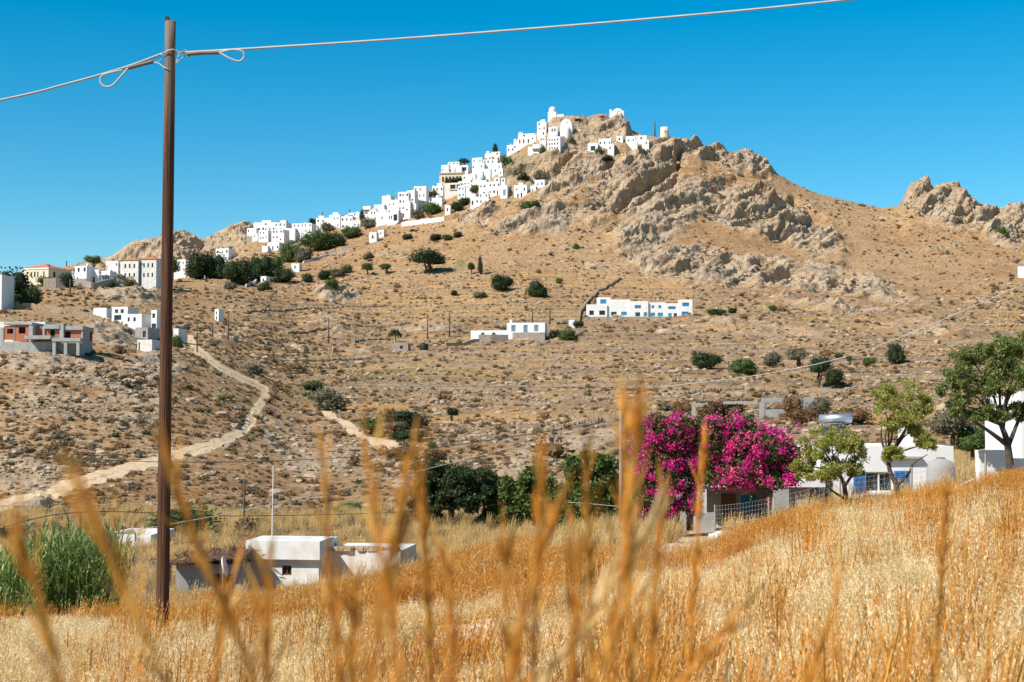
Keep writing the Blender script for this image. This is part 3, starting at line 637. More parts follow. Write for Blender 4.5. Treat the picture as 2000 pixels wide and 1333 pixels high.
pbox('bell_tower', whitewash, o, W * .05, W * .62, 1.0, 3.2, H - .3, H + 3.6); pbox('belfry_opening', dark, o, W * .25, W * .42, .95, .998, H + 1.8, H + 3.0)
p = hit(1298, 268); wm = empty('windmill_stump', (float(ae(1298, 268)[0]) * 735, 735, float(ae(1298, 269)[1]) * 735)); tag(wm, 'roofless round windmill stump on the ridge against the sky', 'windmill')
MB().rev([(2.45, -3), (2.25, 2), (2.1, 5.3), (1.7, 5.3), (1.7, 4.4), (0, 4.4)], 18).build('tower', cream, wm, True)
MB().box(-.35, .35, -2.36, -2.2, 2.4, 3.4).build('window', greywall, wm)

# low walls, ramps
def wall_line(pts, h, t, mat, label, name='boundary_wall', cat='wall', rough=0, group=None, Y=None):
    V = []; L = [hit(u, v) if Y is None else P(u, v, Y) for u, v in pts]; Pn = []
    for a, b in zip(L[:-1], L[1:]):
        for s in np.linspace(0, 1, 6, endpoint=False): Pn.append(a.lerp(b, s))
    Pn.append(L[-1]); mb = MB()
    for a, b in zip(Pn[:-1], Pn[1:]):
        if rough:   # dry stone: rubble blocks side by side
            ln = (b - a).length; k = max(1, int(ln / .55)); 
            for i_ in range(k):
                for lv in range(max(1, int(h / .4))):
                    c = a.lerp(b, (i_ + rnd.uniform(.2, .8)) / k); s = rnd.uniform(.28, .48); z = gz(c.x, c.y) + lv * .38
                    mb.box(c.x - s, c.x + s, c.y - s * .7 + rnd.uniform(-.15, .15), c.y + s * .7, z - .35, z + rnd.uniform(.1, .5), rnd.random())
        else:
            d = (b - a); d.z = 0; nx = Vector((-d.y, d.x, 0)).normalized() * t / 2; za, zb = gz(a.x, a.y), gz(b.x, b.y)
            q_ = [a + nx, b + nx, b - nx, a - nx]; zz = [za, zb, zb, za]
            mb.add([(q.x, q.y, z - 1.2) for q, z in zip(q_, zz)] + [(q.x, q.y, z + h) for q, z in zip(q_, zz)], [(0, 1, 2, 3)[::-1], (4, 5, 6, 7), (0, 1, 5, 4), (1, 2, 6, 5), (2, 3, 7, 6), (3, 0, 4, 7)])
    o = mb.build(name, rockmat if rough else mat, None); tag(o, label, cat, group); return o
wall_line([(785, 442), (820, 438), (868, 432)], 2.0, .5, whitewash, 'long white retaining wall on the slope below the village')
wall_line([(592, 515), (640, 500), (690, 487)], 1.0, .5, white_old, 'pale stone wall running down from the village beside the gardens')
wall_line([(480, 560), (500, 552), (514, 540)], 1.0, .5, white_old, 'low pale wall below the garden trees')
wall_line([(367, 535), (385, 540), (400, 546)], 1.6, .5, white_old, 'pale wall right of the tall pole under the pine grove')
wall_line([(85, 565), (110, 564), (136, 562)], 3.0, .6, stonewall, 'stone retaining wall in front of the neoclassical house')
wall_line([(136, 560), (180, 560), (226, 556)], 1.6, .6, stonewall, 'grey retaining wall under the white block house')
wall_line([(1128, 640), (1132, 612), (1148, 590), (1168, 570), (1212, 545)], 1.3, .6, stonewall, 'dry stone wall climbing the slope left of the blue windowed terrace', 'dry_stone_wall', rough=1)
wall_line([(0, 602), (60, 606), (110, 612), (160, 622), (200, 640)], 1.6, .7, stonewall, 'dark dry stone wall above the unfinished brick building', 'dry_stone_wall', rough=1)
wall_line([(330, 655), (352, 648), (366, 640)], 1.4, .6, stonewall, 'short dry stone wall right of the tall pole', 'dry_stone_wall', rough=1)
for pts, lab in (([(760, 712), (900, 716), (1060, 714), (1200, 718)], 'long low field wall below the lone white farmhouse'), ([(700, 752), (900, 758), (1100, 752), (1320, 758)], 'long low field wall midway down the terraces'), ([(1060, 838), (1140, 828), (1220, 822)], 'ruined field wall left of the power pole'),
                 ([(560, 700), (640, 706), (720, 702)], 'broken field wall right of the dirt track'), ([(1250, 680), (1450, 684), (1600, 690)], 'field wall on the terraces right of the farmhouse'), ([(1330, 772), (1450, 762), (1650, 768)], 'field wall behind the concrete frame ruin'),
 ([(690, 668), (760, 660), (860, 664)], 'field wall above the black water tank'), ([(1140, 660), (1300, 652), (1480, 656), (1620, 664)], 'field wall just below the blue windowed terrace'), ([(820, 690), (960, 692), (1120, 696)], 'field wall close under the farmhouse terrace'), ([(560, 650), (680, 640), (800, 632)], 'field wall crossing the slope left of the slope poles'), ([(480, 610), (600, 602), (760, 596)], 'field wall below the garden trees'), ([(740, 560), (860, 556), (960, 548)], 'field wall below the broad dark tree'), ([(900, 780), (1050, 786), (1200, 778)], 'field wall above the ruined valley wall'), ([(1400, 700), (1600, 712), (1800, 706)], 'field wall above the row of lower terrace shrubs'), ([(1650, 742), (1800, 736), (1950, 742)], 'field wall behind the big right hand tree'), ([(1500, 660), (1700, 672), (1950, 668)], 'field wall high on the right slope')):
    wall_line(pts, .8, .6, stonewall, lab, 'dry_stone_wall', rough=1, group='dry stone field walls')

# the blue windowed terrace of rooms, Y about 480 m
hp = hit(1145, 618); hy = hp.y; hk = hy / F; tr = empty('terrace_hotel', (float(ae(1145, 618)[0]) * hy, hy, float(ae(1145, 618)[1]) * hy), -.05)
tag(tr, 'long stepped white terrace building with blue windows on the brown slope', 'building')
for (u0, u1, vt, vb, pane_, wins, yo) in [
    (1145, 1186, 596, 619, dark, [(.15, .36, .1, .48), (.62, .9, .1, .48)], 0), (1166, 1193, 581, 597, blue, [(.25, .7, .2, .75)], 2.5),
    (1187, 1231, 588, 619, glass, [(.15, .4, .05, .28), (.6, .85, .05, .28)], .6), (1189, 1231, 586, 605, blue, [(.1, .32, .3, .68), (.45, .6, .3, .68), (.66, .88, .3, .68)], 1.6),
    (1231, 1266, 590, 621, glass, [(.28, .55, .05, .3), (.75, .95, .05, .3), (.25, .6, .55, .75)], .2), (1266, 1300, 592, 621, glass, [(.15, .4, .05, .3), (.55, .85, .05, .3), (.2, .35, .6, .8), (.6, .75, .6, .8)], .9),
    (1300, 1326, 594, 622, glass, [(.2, .45, .05, .3), (.6, .85, .05, .3), (.2, .75, .58, .78)], .4), (1326, 1352, 587, 620, blue, [(.25, .75, .6, .82), (.2, .7, .05, .28)], .1)]:
    W = (u1 - u0) * hk; H = (vb - vt) * hk; x0 = (u0 - 1145) * hk; z0 = (619 - vb) * hk; bl = MB()
    rc = [(a * W, b * W, c * H, d * H) for a, b, c, d in wins]; bb = body(W - .04, 6 - yo * .5, H, rc, 2.5 if vb > 610 else .2)
    ob = bb.build('wing', whitewash, tr); ob.location = (x0, yo, z0)
    for r_ in rc:
        pm = blue if r_[2] > H * .5 else (teal if pane_ is glass and rnd.random() < .4 else pane_)
        f = MB().box(r_[0], r_[1], .12, .22, r_[2], r_[3]).build('window', pm, ob)
pbox('retaining_wall', stonewall, tr, 0, 207 * hk, -1.4, -.7, -3, -.3)
# the lone farmhouse with stone terrace
o, W, D, H = house(990, 1070, 631, 662, 'lone white farmhouse with three tall grey windows on a stone terrace', [(.12, .23, .45, .85), (.44, .55, .36, .85), (.72, .83, .45, .85)], 8, whitewash, 6, greyblue, greyblue, group=None, name='farmhouse', chim=0)
pbox('stone_terrace', stonewall, o, W * .18, W * 1.02, -2.2, -.05, -3, H * .36); pbox('wing', whitewash, o, -pxm(40), -.03, 1.0, 5, -3, H * .55)
for f in (.3, .62): pbox('wing_window', glass, o, -pxm(40) + f * 10, -pxm(40) + f * 10 + .9, .96, .995, H * .18, H * .4)
pbox('chimney', whitewash, o, W * .04, W * .04 + .7, 2, 2.7, H - .3, H + 1.0)
wall_line([(935, 668), (960, 667), (992, 665)], 2.0, .6, stonewall, 'stone terrace wall left of the lone farmhouse'); wall_line([(870, 676), (935, 668)], .9, .5, stonewall, 'low stone wall stretching left from the farmhouse')
o, _, _, _ = house(765, 800, 671, 684, 'ruined low stone hut in the field left of the farmhouse', [(.5, .7, .2, .6)], 6, stonewall, 4, dark, group=None, name='stone_hut')
p = hit(828, 680); bt = empty('water_tank', (p.x, p.y, p.z)); tag(bt, 'black plastic water tank in the field left of the farmhouse', 'water tank')
MB().rev([(1.2, -.3), (1.25, 1.3), (1.0, 1.7), (.3, 1.8), (.3, 2.0), (0, 2.0)], 14).build('tank', blacktank, bt, True)
o, _, _, _ = house(1111, 1124, 625, 640, 'tiny white shed at the foot of the climbing stone wall', [], 8, whitewash, 2, group=None, name='white_shed')
# brick building under construction, Y about 225 m
by = 222.0; bk_ = by / F; bx = lambda u: (u - 0) * bk_; zq = lambda v: (690 - v) * bk_
br = empty('unfinished_building', (float(ae(0, 690)[0]) * by, by, float(ae(80, 690)[1]) * by), 0); tag(br, 'unfinished building of red hollow brick and grey concrete frame', 'building')
def bpanel(u0, u1, v0, v1, wins, y):
    W = bx(u1) - bx(u0); H = zq(v0) - zq(v1); mb = MB(); rc = [(a * W, b * W, c * H, d * H) for a, b, c, d in wins]
    facade(mb, W, 0, H, rc); mb.box(0.0, W, .3, .4, -.01, H)if not wins else None; ob = mb.build('brick_panel', brickred, br); ob.location = (bx(u0), y, zq(v1))
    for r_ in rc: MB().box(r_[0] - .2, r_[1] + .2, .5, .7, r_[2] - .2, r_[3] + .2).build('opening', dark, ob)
bpanel(7, 27, 637, 664, [(.3, .9, .45, .8)], 0); bpanel(28, 56, 635, 664, [(.28, .75, .42, .85)], .02); bpanel(64, 82, 637, 658, [], 1.5)
bpanel(86, 116, 643, 661, [(.35, .65, .25, .95)], .3); bpanel(124, 157, 645, 662, [(.02, .35, .0, .85)], .5)
for (u0, u1, v0, v1, y0, y1) in ((0, 6.8, 640, 670, -.1, .3), (27, 28, 636, 665, -.05, .2), (56.1, 63.9, 630, 668, -.15, 1.4), (82.1, 85.9, 637, 664, .1, 1.6), (116.2, 123.8, 632, 662, -.1, .8), (157.1, 160, 640, 664, .3, 4)):
    pbox('column', concrete, br, bx(u0), bx(u1), y0, y1, zq(v1), zq(v0))
pbox('roof_slab', concrete, br, bx(7), bx(63), -.25, 6, zq(634.5), zq(629.8)); pbox('roof_slab', concrete, br, bx(86.2), bx(116), -.2, 6, zq(642.5), zq(634)); pbox('roof_slab', concrete, br, bx(124), bx(160.5), .1, 6, zq(644.5), zq(637))
pbox('balcony_slab', concrete, br, bx(58), bx(108), -2.5, -.3, zq(664), zq(657)); pbox('carport_slab', concrete, br, bx(113), bx(168), -3, -.2, zq(669), zq(662.3))
for u in (114, 136, 160): pbox('carport_column', concrete, br, bx(u), bx(u + 6), -2.9, -2.4, zq(696), zq(669.2))
pbox('back_wall', brickred, br, bx(2), bx(160), 5.2, 5.6, zq(664), zq(640)); pbox('foundation', concrete, br, bx(1), bx(111), -.2, 5.6, -3, zq(668.5)); pbox('foundation', concrete, br, bx(111.2), bx(160), .2, 5.6, -3, zq(664.5)); pbox('white_block', whitewash, br, bx(-60), bx(62), 6.2, 12, -2, zq(624))
o, _, _, _ = house(-30, 12, 537, 580, 'bluish white tall building cut by the left edge behind dark trees', None, 8, whitewash, 6, greyblue, group=None, name='edge_building', Y=330)
# cluster of stacked white houses left of the tall pole, Y about 330
CL = [(182, 220, 602, 622, 'white house with long ramp wall at the top of the stacked group', []), (218, 262, 600, 632, 'white house with grey pergola in the stacked group by the tall pole', [(.2, .4, .62, .85), (.55, .75, .62, .85), (.15, .6, .2, .5)]),
      (240, 290, 614, 646, 'white middle house of the stacked group with two dark windows', [(.25, .36, .55, .8), (.55, .68, .55, .8), (.1, .25, .1, .4)]), (295, 316, 606, 650, 'white house with glazed balcony half behind the tall pole', [(.2, .7, .65, .85), (.1, .9, .1, .4)]),
      (264, 302, 640, 664, 'brown walled lowest house of the stacked group', [(.6, .85, .2, .7)]), (268, 312, 664, 688, 'low white ruin with brown door below the stacked group', [(.08, .18, .05, .8)]), (338, 358, 642, 672, 'grey white house end just right of the tall pole', [])]
for (u0, u1, vt, vb, lab, wn) in CL: house(u0, u1, vt, vb, lab, wn, 14, white_old if ('ruin' in lab or 'grey white' in lab) else (greywall if 'brown' in lab else whitewash), 5, glass, group='stacked white houses by the tall pole', name='stacked_house')

# ------------------------------------------------------------------ trees, shrubs
def core(mb, blobs, k=.8):
    for (c, r) in blobs:
        th = np.linspace(0, math.pi, 7); pr = [(max(math.sin(t), .01) * r[0] * k, -math.cos(t) * r[2] * k) for t in th]; mb.rev(pr, 9, c, tint=0.15)
def cloud(mb, blobs, n, ln, wd, rg, up=0.1):
    tot = sum(r[0] * r[1] + r[0] * r[2] for c, r in blobs)
    for c, r in blobs:
        k = int(n * (r[0] * r[1] + r[0] * r[2]) / tot); d = rg.normal(size=(k, 3)); d /= np.linalg.norm(d, axis=1)[:, None]
        q = d * (rg.uniform(.62, 1.08, (k, 1)) * (1 + .18 * noise3(d * 3 + c[0] * 7)[:, None])); q[:, 2] = np.where(q[:, 2] < -.55, q[:, 2] * .6, q[:, 2])
        mb.leaves(q * np.array(r) + np.array(c), ln, wd, rg, up=up, D=d + rg.normal(size=(k, 3)) * .8)
PROTO = {}
def shrub_proto(kind, i):
    if (kind, i) in PROTO: return PROTO[(kind, i)]
    rg = np.random.default_rng(100 + i + 10 * len(kind)); mb = MB(); tk = MB()
    if kind == 'cypress': bl = [((0, 0, .30), (.5, .5, .34)), ((0, 0, .55), (.42, .42, .3)), ((.03, 0, .78), (.26, .26, .2))]
    elif kind == 'tree': bl = [((rg.uniform(-.28, .28), rg.uniform(-.25, .25), rg.uniform(.55, .78)), (rg.uniform(.22, .34),) * 2 + (rg.uniform(.18, .26),)) for _ in range(7)]
    elif kind == 'palm': bl = [((0, 0, .75), (.1, .1, .1))]
    else: bl = [((rg.uniform(-.26, .26), rg.uniform(-.22, .22), rg.uniform(.22, .55)), (rg.uniform(.24, .34),) * 2 + (rg.uniform(.28, .4),)) for _ in range(7)]
    if kind == 'palm':
        for a in np.arange(16) * 2 * math.pi / 16:
            for s in np.linspace(.1, 1, 9):
                c = np.array([math.cos(a) * .48 * s, math.sin(a) * .48 * s, .72 + .3 * s - .55 * s * s]); mb.leaves(np.repeat(c[None], 5, 0), .2, .05, rg, up=-.5)
    else: core(mb, bl, .72); cloud(mb, bl, 1500, .07, .05, rg)
    hgt_ = {'cypress': .1, 'tree': .6, 'palm': .75}.get(kind, .3)
    tk.tube([(0, 0, -.3), (.02, 0, hgt_ * .5), (.04, .02, hgt_)], [.05, .04, .03], 6)
    if kind == 'tree':
        for _ in range(4): tk.tube([(0, 0, -.1), (rg.uniform(-.12, .12), 0, .25), (rg.uniform(-.3, .3), rg.uniform(-.2, .2), .6)], [.03, .025, .015], 5)
    PROTO[(kind, i)] = (mb, tk.mesh('trunk', bark), {}); return PROTO[(kind, i)]
def plant(u, vb, wpx, hpx, label, kind='bush', mat=None, Y=None, name=None, cat=None, group=None, ymin=95.0, dz=0):
    mat = mat or leaf_dark; mb, tm, cache = shrub_proto(kind, rnd.randrange(3))
    if mat.name not in cache: cache[mat.name] = mb.mesh('crown', mat)
    if Y is None: p = hit(u, vb, ymin)
    else: p = P(u, vb, Y); p.z = gz(p.x, p.y) if dz is None else p.z
    k = p.y / F; zz = float(ae(u, vb)[1]) * p.y if Y is None else p.z
    nm = name or {'bush': 'shrub', 'tree': 'broadleaf_tree', 'cypress': 'cypress_tree', 'palm': 'palm_tree'}[kind]
    o = empty(nm, (p.x, p.y, zz), rnd.uniform(0, 6.28)); o.scale = (wpx * k, wpx * k, hpx * k * 1.02)
    link(bpy.data.objects.new('crown', cache[mat.name]), o); link(bpy.data.objects.new('trunk', tm), o)
    tag(o, label, cat or ('shrub' if kind == 'bush' else 'tree'), group); return o
LD, LM, LB, LG, LBr = leaf_dark, leaf_mid, leaf_bright, leaf_grey, leaf_brown
G = 'scattered shrubs and trees on the hillside'
for (u, v, w_, h_, kd, mt, lab) in [
 (838,534,76,46,'tree',LD,'broad dark tree with several trunks, largest alone on the upper slope'),(718,538,24,24,'tree',LM,'small green tree left of the broad dark tree'),(755,535,24,20,'tree',LM,'small tree next left of the broad dark tree'),
 (646,566,32,26,'bush',LB,'bright green bush beside a grey boulder'),(632,547,32,22,'bush',LD,'dark shrub above the bright green bush'),(660,541,32,20,'bush',LG,'greyish shrub right of the bright bush on the slope'),(678,534,22,20,'bush',LM,'green round shrub uphill of the bright bush'),
 (602,552,24,20,'bush',LD,'dark round shrub at the right foot of the garden trees'),(556,552,56,32,'bush',LD,'wide dark shrub mass at the foot of the garden trees'),(515,568,30,22,'bush',LM,'green bush by the low pale wall'),
 (980,566,44,36,'bush',LD,'big dark round shrub left of the climbing stone wall'),(1050,580,46,38,'bush',LD,'big dark shrub nearest the climbing stone wall'),(921,537,15,24,'tree',LD,'narrow dark tree left of the slope cypress'),(938,537,11,38,'cypress',LD,'thin cypress alone on the upper slope'),
 (1126,488,16,14,'bush',LM,'small shrub at the foot of the diagonal crag'),(1092,553,14,12,'bush',LM,'small shrub above the climbing stone wall'),(887,576,16,10,'bush',LD,'small dark shrub below the broad dark tree'),(940,582,32,14,'bush',LG,'flat grey green shrub on the middle slope'),
 (795,468,20,13,'bush',LD,'small shrub below the long white retaining wall'),(849,471,28,16,'bush',LD,'dark shrub right of centre below the long white wall'),(874,469,22,13,'bush',LM,'shrub between two dark ones below the village'),(895,464,22,13,'bush',LD,'rightmost of the three shrubs below the village'),
 (893,411,26,20,'bush',LD,'dark bush under the little white tower shed'),(720,507,26,16,'bush',LG,'grey shrub on the slope below the field hut'),(1040,413,52,24,'bush',LM,'wide green bush below the detached white houses'),(1022,364,26,26,'tree',LD,'dark tree behind the detached white houses'),(1055,352,30,18,'bush',LG,'grey bush above the detached white houses'),
 (1380,718,62,36,'bush',LD,'large dark shrub left of the row on the lower terraces'),(1455,731,62,34,'bush',LM,'light green shrub second in the row on the lower terraces'),(1510,716,42,30,'bush',LG,'greyish shrub third in the row on the lower terraces'),(1560,719,46,38,'tree',LG,'grey green small tree fourth in the row'),
 (1600,750,44,54,'tree',LD,'dark tree with bare trunk beside a round shrub, lower right slope'),(1632,752,44,36,'bush',LD,'round dark shrub right of the bare trunk tree'),(1697,713,26,18,'bush',LM,'low round shrub alone on the right slope'),(1750,709,40,46,'bush',LD,'tall double shrub on the right slope'),(1659,713,14,18,'tree',LM,'tiny tree on the right slope'),
 (1509,608,18,12,'bush',LM,'tiny shrub right of the blue windowed terrace'),(1957,464,26,26,'bush',LM,'green bush in the gap of the right hand crags'),(1400,615,40,14,'bush',LM,'low green planting right of the blue windowed terrace'),(1432,612,22,12,'bush',LD,'dark shrub at the end of the planting by the terrace'),
 (1085,662,34,20,'bush',LD,'dark bush against the right wall of the farmhouse'),(1112,665,42,24,'bush',LM,'green bush right of the farmhouse'),(1130,640,22,16,'bush',LD,'bush under the tiny white shed'),(772,668,26,26,'palm',LD,'small palm in the field left of the farmhouse'),
 (645,801,82,46,'bush',LG,'grey dome shaped bush in the valley near the dirt track'),(610,762,48,22,'bush',LM,'green bush above the grey dome bush'),(495,731,44,24,'bush',LG,'grey green bush beside the bend of the dirt track'),(792,832,98,36,'bush',LD,'large dark green dome shrub in the valley'),
 (728,841,54,30,'bush',LM,'green shrub left of the large dome shrub'),(800,859,84,22,'bush',LD,'low green shrub strip under the large dome shrub'),(770,842,50,22,'bush',LG,'bare grey bush between the green valley shrubs'),(882,823,28,26,'tree',LD,'small dark tree right of the dome shrub'),(846,877,24,12,'bush',LB,'small bright green bush near the lane'),
 (790,900,60,34,'bush',LBr,'brown dry bush below the lane in the valley'),(850,900,50,26,'bush',LBr,'second brown dry bush by the valley rocks'),(693,905,18,14,'bush',LD,'tiny dark shrub on the near hillock slope'),
 (30,600,90,84,'bush',LD,'big dark tree mass at the left edge'),(62,604,50,50,'bush',LD,'dark tree at the right of the left edge mass'),(95,562,46,24,'bush',LM,'yellowish green bush before the neoclassical house'),(130,562,30,34,'bush',LD,'dark tree between neoclassical house and white block house'),(183,524,34,24,'tree',LB,'bright green tree behind the white block house'),
 (218,562,20,14,'bush',LD,'dark shrub under the verandah wing'),(252,560,22,14,'bush',LM,'green shrub on the rocky knoll'),(330,552,40,50,'tree',LM,'green tree just right of the tall pole top houses'),
 (385,546,56,58,'bush',LD,'leftmost dark pine of the grove'),(418,545,58,58,'bush',LD,'second dark pine of the grove'),(448,548,44,40,'bush',LM,'smaller greener pine at the front of the grove'),(466,556,58,62,'bush',LD,'tall dark pine in the middle of the grove'),(505,550,56,60,'bush',LD,'dark pine at the right end of the grove'),(530,540,50,48,'bush',LM,'green garden tree right of the pine grove'),
 (450,568,26,20,'bush',LG,'grey bush at the foot of the pine grove'),(495,535,14,36,'cypress',LD,'dark cypress inside the garden trees'),(568,512,44,44,'bush',LM,'green garden tree below the round cypress'),(592,512,40,36,'bush',LG,'grey green garden tree, mid gardens'),(620,490,66,44,'bush',LM,'broad garden tree below the skyline houses'),(650,478,40,30,'bush',LM,'garden tree right of the broad one'),
 (665,481,26,22,'bush',LD,'round dark bush at the right end of the gardens'),(640,452,34,20,'bush',LG,'grey scrub under the skyline houses'),(690,465,46,26,'bush',LM,'scrub below the white cube house'),(720,445,34,22,'bush',LG,'scrub right of the leaning cypress'),
 (573,469,21,29,'cypress',LD,'round fat cypress in the lowest village cluster'),(614,447,22,20,'tree',LD,'dark garden tree on the skyline of the lower village'),(707,441,13,32,'cypress',LD,'leaning dark cypress before the brown verandah'),(806,422,7,27,'cypress',LD,'thin black cypress before the tall white houses'),(967,301,12,21,'cypress',LD,'tall cypress on the skyline of the upper village'),
 (845,418,44,26,'bush',LM,'green shrubbery below the feathery pine'),(843,397,26,26,'tree',LM,'feathery pine between the white houses'),(818,428,30,20,'bush',LG,'scrub at the foot of the thin black cypress'),(928,386,22,24,'tree',LM,'round green tree among the upper houses'),(905,404,28,20,'bush',LD,'dark bush at the lower edge of the upper village'),
 (885,360,40,16,'bush',LD,'dark bushes in front of the ochre mansion'),(907,325,24,15,'tree',LM,'rooftop tree on the upper village skyline'),(988,338,26,42,'bush',LM,'green scrub on the crag right of the upper village'),(1010,350,24,20,'bush',LG,'grey scrub on the crag below the white houses'),(853,372,14,14,'bush',LD,'small dark bush on the skyline left of the pink building'),
 (1128,240,14,10,'bush',LD,'small dark bush right of the curved gable church'),(1115,282,18,18,'bush',LG,'grey bush right of the many windowed block'),(1170,305,20,18,'bush',LM,'green bush at the crag houses'),(1185,315,26,14,'bush',LD,'dark scrub below the crag houses'),(1060,302,16,20,'bush',LM,'green scrub left of the many windowed block'),
 (680,1003,78,24,'bush',LM,'low green shrub in the pale valley field'),(345,1052,150,66,'bush',LM,'wide grey green shrub behind the tall pole'),(20,1062,80,40,'bush',LD,'dark shrub behind the reeds at the left edge'),(100,1050,60,30,'bush',LD,'dark shrub behind the reed tops'),(345,680,26,30,'bush',LM,'green creeper on the house end right of the tall pole')]:
    plant(u, v, w_, h_, lab, kd, mt, group=G)
# ------------------------------------------------------------------ scattered ground cover
def scatter(name, pts, rz, sc, idx, protos, label):
    cl = bpy.data.collections.new(name + '_kinds')
    for i_, me in enumerate(protos): cl.objects.link(bpy.data.objects.new('%s_kind_%d' % (name, i_), me))
    me = npmesh(name, pts); ob = link(bpy.data.objects.new(name, me)); tag(ob, label, name.replace('_', ' ').split()[-1], kind='stuff')
    for nm, arr, tp in (('rz', rz, 'FLOAT'), ('sc', sc, 'FLOAT'), ('ki', idx, 'INT')):
        at = me.attributes.new(nm, tp, 'POINT'); at.data.foreach_set('value', np.asarray(arr, np.int32 if tp == 'INT' else np.float32))
    g = bpy.data.node_groups.new(name, 'GeometryNodeTree'); g.interface.new_socket('Geometry', in_out='INPUT', socket_type='NodeSocketGeometry'); g.interface.new_socket('Geometry', in_out='OUTPUT', socket_type='NodeSocketGeometry')
    gi = g.nodes.new('NodeGroupInput'); go = g.nodes.new('NodeGroupOutput'); ip = g.nodes.new('GeometryNodeInstanceOnPoints'); ci = g.nodes.new('GeometryNodeCollectionInfo')
    ci.inputs[0].default_value = cl; ci.inputs['Separate Children'].default_value = True; ci.inputs['Reset Children'].default_value = True
    ip.inputs['Pick Instance'].default_value = True
    def na(nm, dt):
        x = g.nodes.new('GeometryNodeInputNamedAttribute'); x.data_type = dt; x.inputs[0].default_value = nm; return x.outputs[0]
    cx = g.nodes.new('ShaderNodeCombineXYZ'); g.links.new(na('rz', 'FLOAT'), cx.inputs[2])
    g.links.new(gi.outputs[0], ip.inputs['Points']); g.links.new(ci.outputs[0], ip.inputs['Instance']); g.links.new(na('ki', 'INT'), ip.inputs['Instance Index'])
    g.links.new(cx.outputs[0], ip.inputs['Rotation']); g.links.new(na('sc', 'FLOAT'), ip.inputs['Scale']); g.links.new(ip.outputs[0], go.inputs[0])
    md = ob.modifiers.new('scatter', 'NODES'); md.node_group = g; return ob
def ground_points(n, umin=-150, umax=2150, y0=100, y1=745):
    """points on the ground, as many for each patch of the view as it covers"""
    uu = rng.uniform(umin, umax, n); a = (uu - U0) / F; i_ = np.clip(np.searchsorted(AG, a), 1, NC - 1)
    js = np.where((YG > y0) & (YG < y1))[0]; dv = np.maximum(np.gradient(VP, axis=1) * -1, .12)[:, js]; c = np.cumsum(dv, axis=1); c /= c[:, -1:]
    r = rng.uniform(0, 1, n); j_ = np.array([np.searchsorted(c[k], x) for k, x in zip(i_, r)]); j_ = js[np.clip(j_, 0, len(js) - 1)]
    y = YG[j_] + rng.uniform(-.7, .7, n); return a * y, y, i_, j_
def rock_mesh(seed):
    rg = np.random.default_rng(seed); mb = MB(); th = np.linspace(0, math.pi, 6); mb.rev([(max(math.sin(t), .02), -math.cos(t) * .75) for t in th], 8)
    V = mb.v[0]; V *= (1 + .45 * noise3(V * 1.3 + seed * 3.1))[:, None]; V *= np.array([1.25, .9, .8]); mb.v[0] = V; return mb.mesh('stone', rockmat)
def scrub_mesh(seed, mat):
    rg = np.random.default_rng(seed); mb = MB(); bl = [((rg.uniform(-.4, .4), rg.uniform(-.4, .4), .25), (.5, .5, .35)) for _ in range(3)]
    core(mb, bl, .7); cloud(mb, bl, 110, .26, .14, rg); return mb.mesh('scrub', mat)
x, y, i_, j_ = ground_points(52000); rk_ = rock[i_, j_]; ri_ = (riser * terr)[i_, j_]; pa_ = path[i_, j_]; cl_ = n_big[i_, j_] + n_mid[i_, j_]
keep = (pa_ < .2) & (rng.uniform(0, 1, len(x)) < .2 + .65 * sstep(-.05, .3, cl_) + .3 * ri_ - .3 * rk_ + .1 * (x < -35))
xs, ys = x[keep], y[keep]; k = len(xs)
scatter('hillside_scrub', np.stack([xs, ys, gzv(xs, ys) - .05], -1), rng.uniform(0, 6.28, k), rng.lognormal(-.75, .45, k) * (.55 + .45 * np.minimum(ys / 350, 1.3)), rng.choice(6, k, p=[.40, .30, .16, .08, .04, .02]),
        [scrub_mesh(1, LBr), scrub_mesh(2, LBr), scrub_mesh(3, LG), scrub_mesh(4, LG), scrub_mesh(5, LD), scrub_mesh(6, LM)], 'low dry brown scrub covering the hillside')
x, y, i_, j_ = ground_points(80000); rk_ = rock[i_, j_]; ri_ = (riser * terr)[i_, j_]; pa_ = path[i_, j_]
keep = (pa_ < .2) & (rng.uniform(0, 1, len(x)) < .03 + .95 * ri_ + .30 * rk_ + .10 * (n_mid[i_, j_] > .15))
xs, ys = x[keep], y[keep]; k = len(xs)
scatter('hillside_rubble', np.stack([xs, ys, gzv(xs, ys)], -1), rng.uniform(0, 6.28, k), rng.lognormal(-1.25, .5, k) * (.6 + .4 * np.minimum(ys / 350, 1.3)), rng.choice(4, k), [rock_mesh(s) for s in (1, 2, 3, 4)], 'loose stones and rubble strewn over the hillside')

# ------------------------------------------------------------------ poles and cables
m, n, b = newmat('weathered_pole'); polewood = m
tc = N(n, 'ShaderNodeTexCoord').outputs['Object']; mp = N(n, 'ShaderNodeMapping'); mp.inputs['Scale'].default_value = (55, 55, .9); n.links.new(tc, mp.inputs[0])
st_ = noise(n, 1.0, 6, .7, mp.outputs[0]); cw = ramp(n, st_, [(.34, (.018, .010, .006)), (.5, (.085, .036, .018)), (.68, (.19, .09, .046))])
sz = N(n, 'ShaderNodeSeparateXYZ'); n.links.new(tc, sz.inputs[0])
gry = ramp(n, mth(n, 'DIVIDE', sz.outputs[2], 10.0), [(.80, (0,)*3), (.97, (1,)*3)])
n.links.new(mixc(n, mth(n, 'MULTIPLY', gry, .75), cw, ramp(n, st_, [(.3, (.10, .075, .055)), (.7, (.34, .27, .21))])), b.inputs['Base Color']); bump(n, b, st_, .7, .02)
PY = 23.0; base = P(317, 1216, PY); topp = P(333, 42, PY); base.z = gz(base.x, base.y) - .1
pole = empty('telegraph_pole', base); tag(pole, 'tall weathered brown wooden pole standing in the dry field', 'pole')
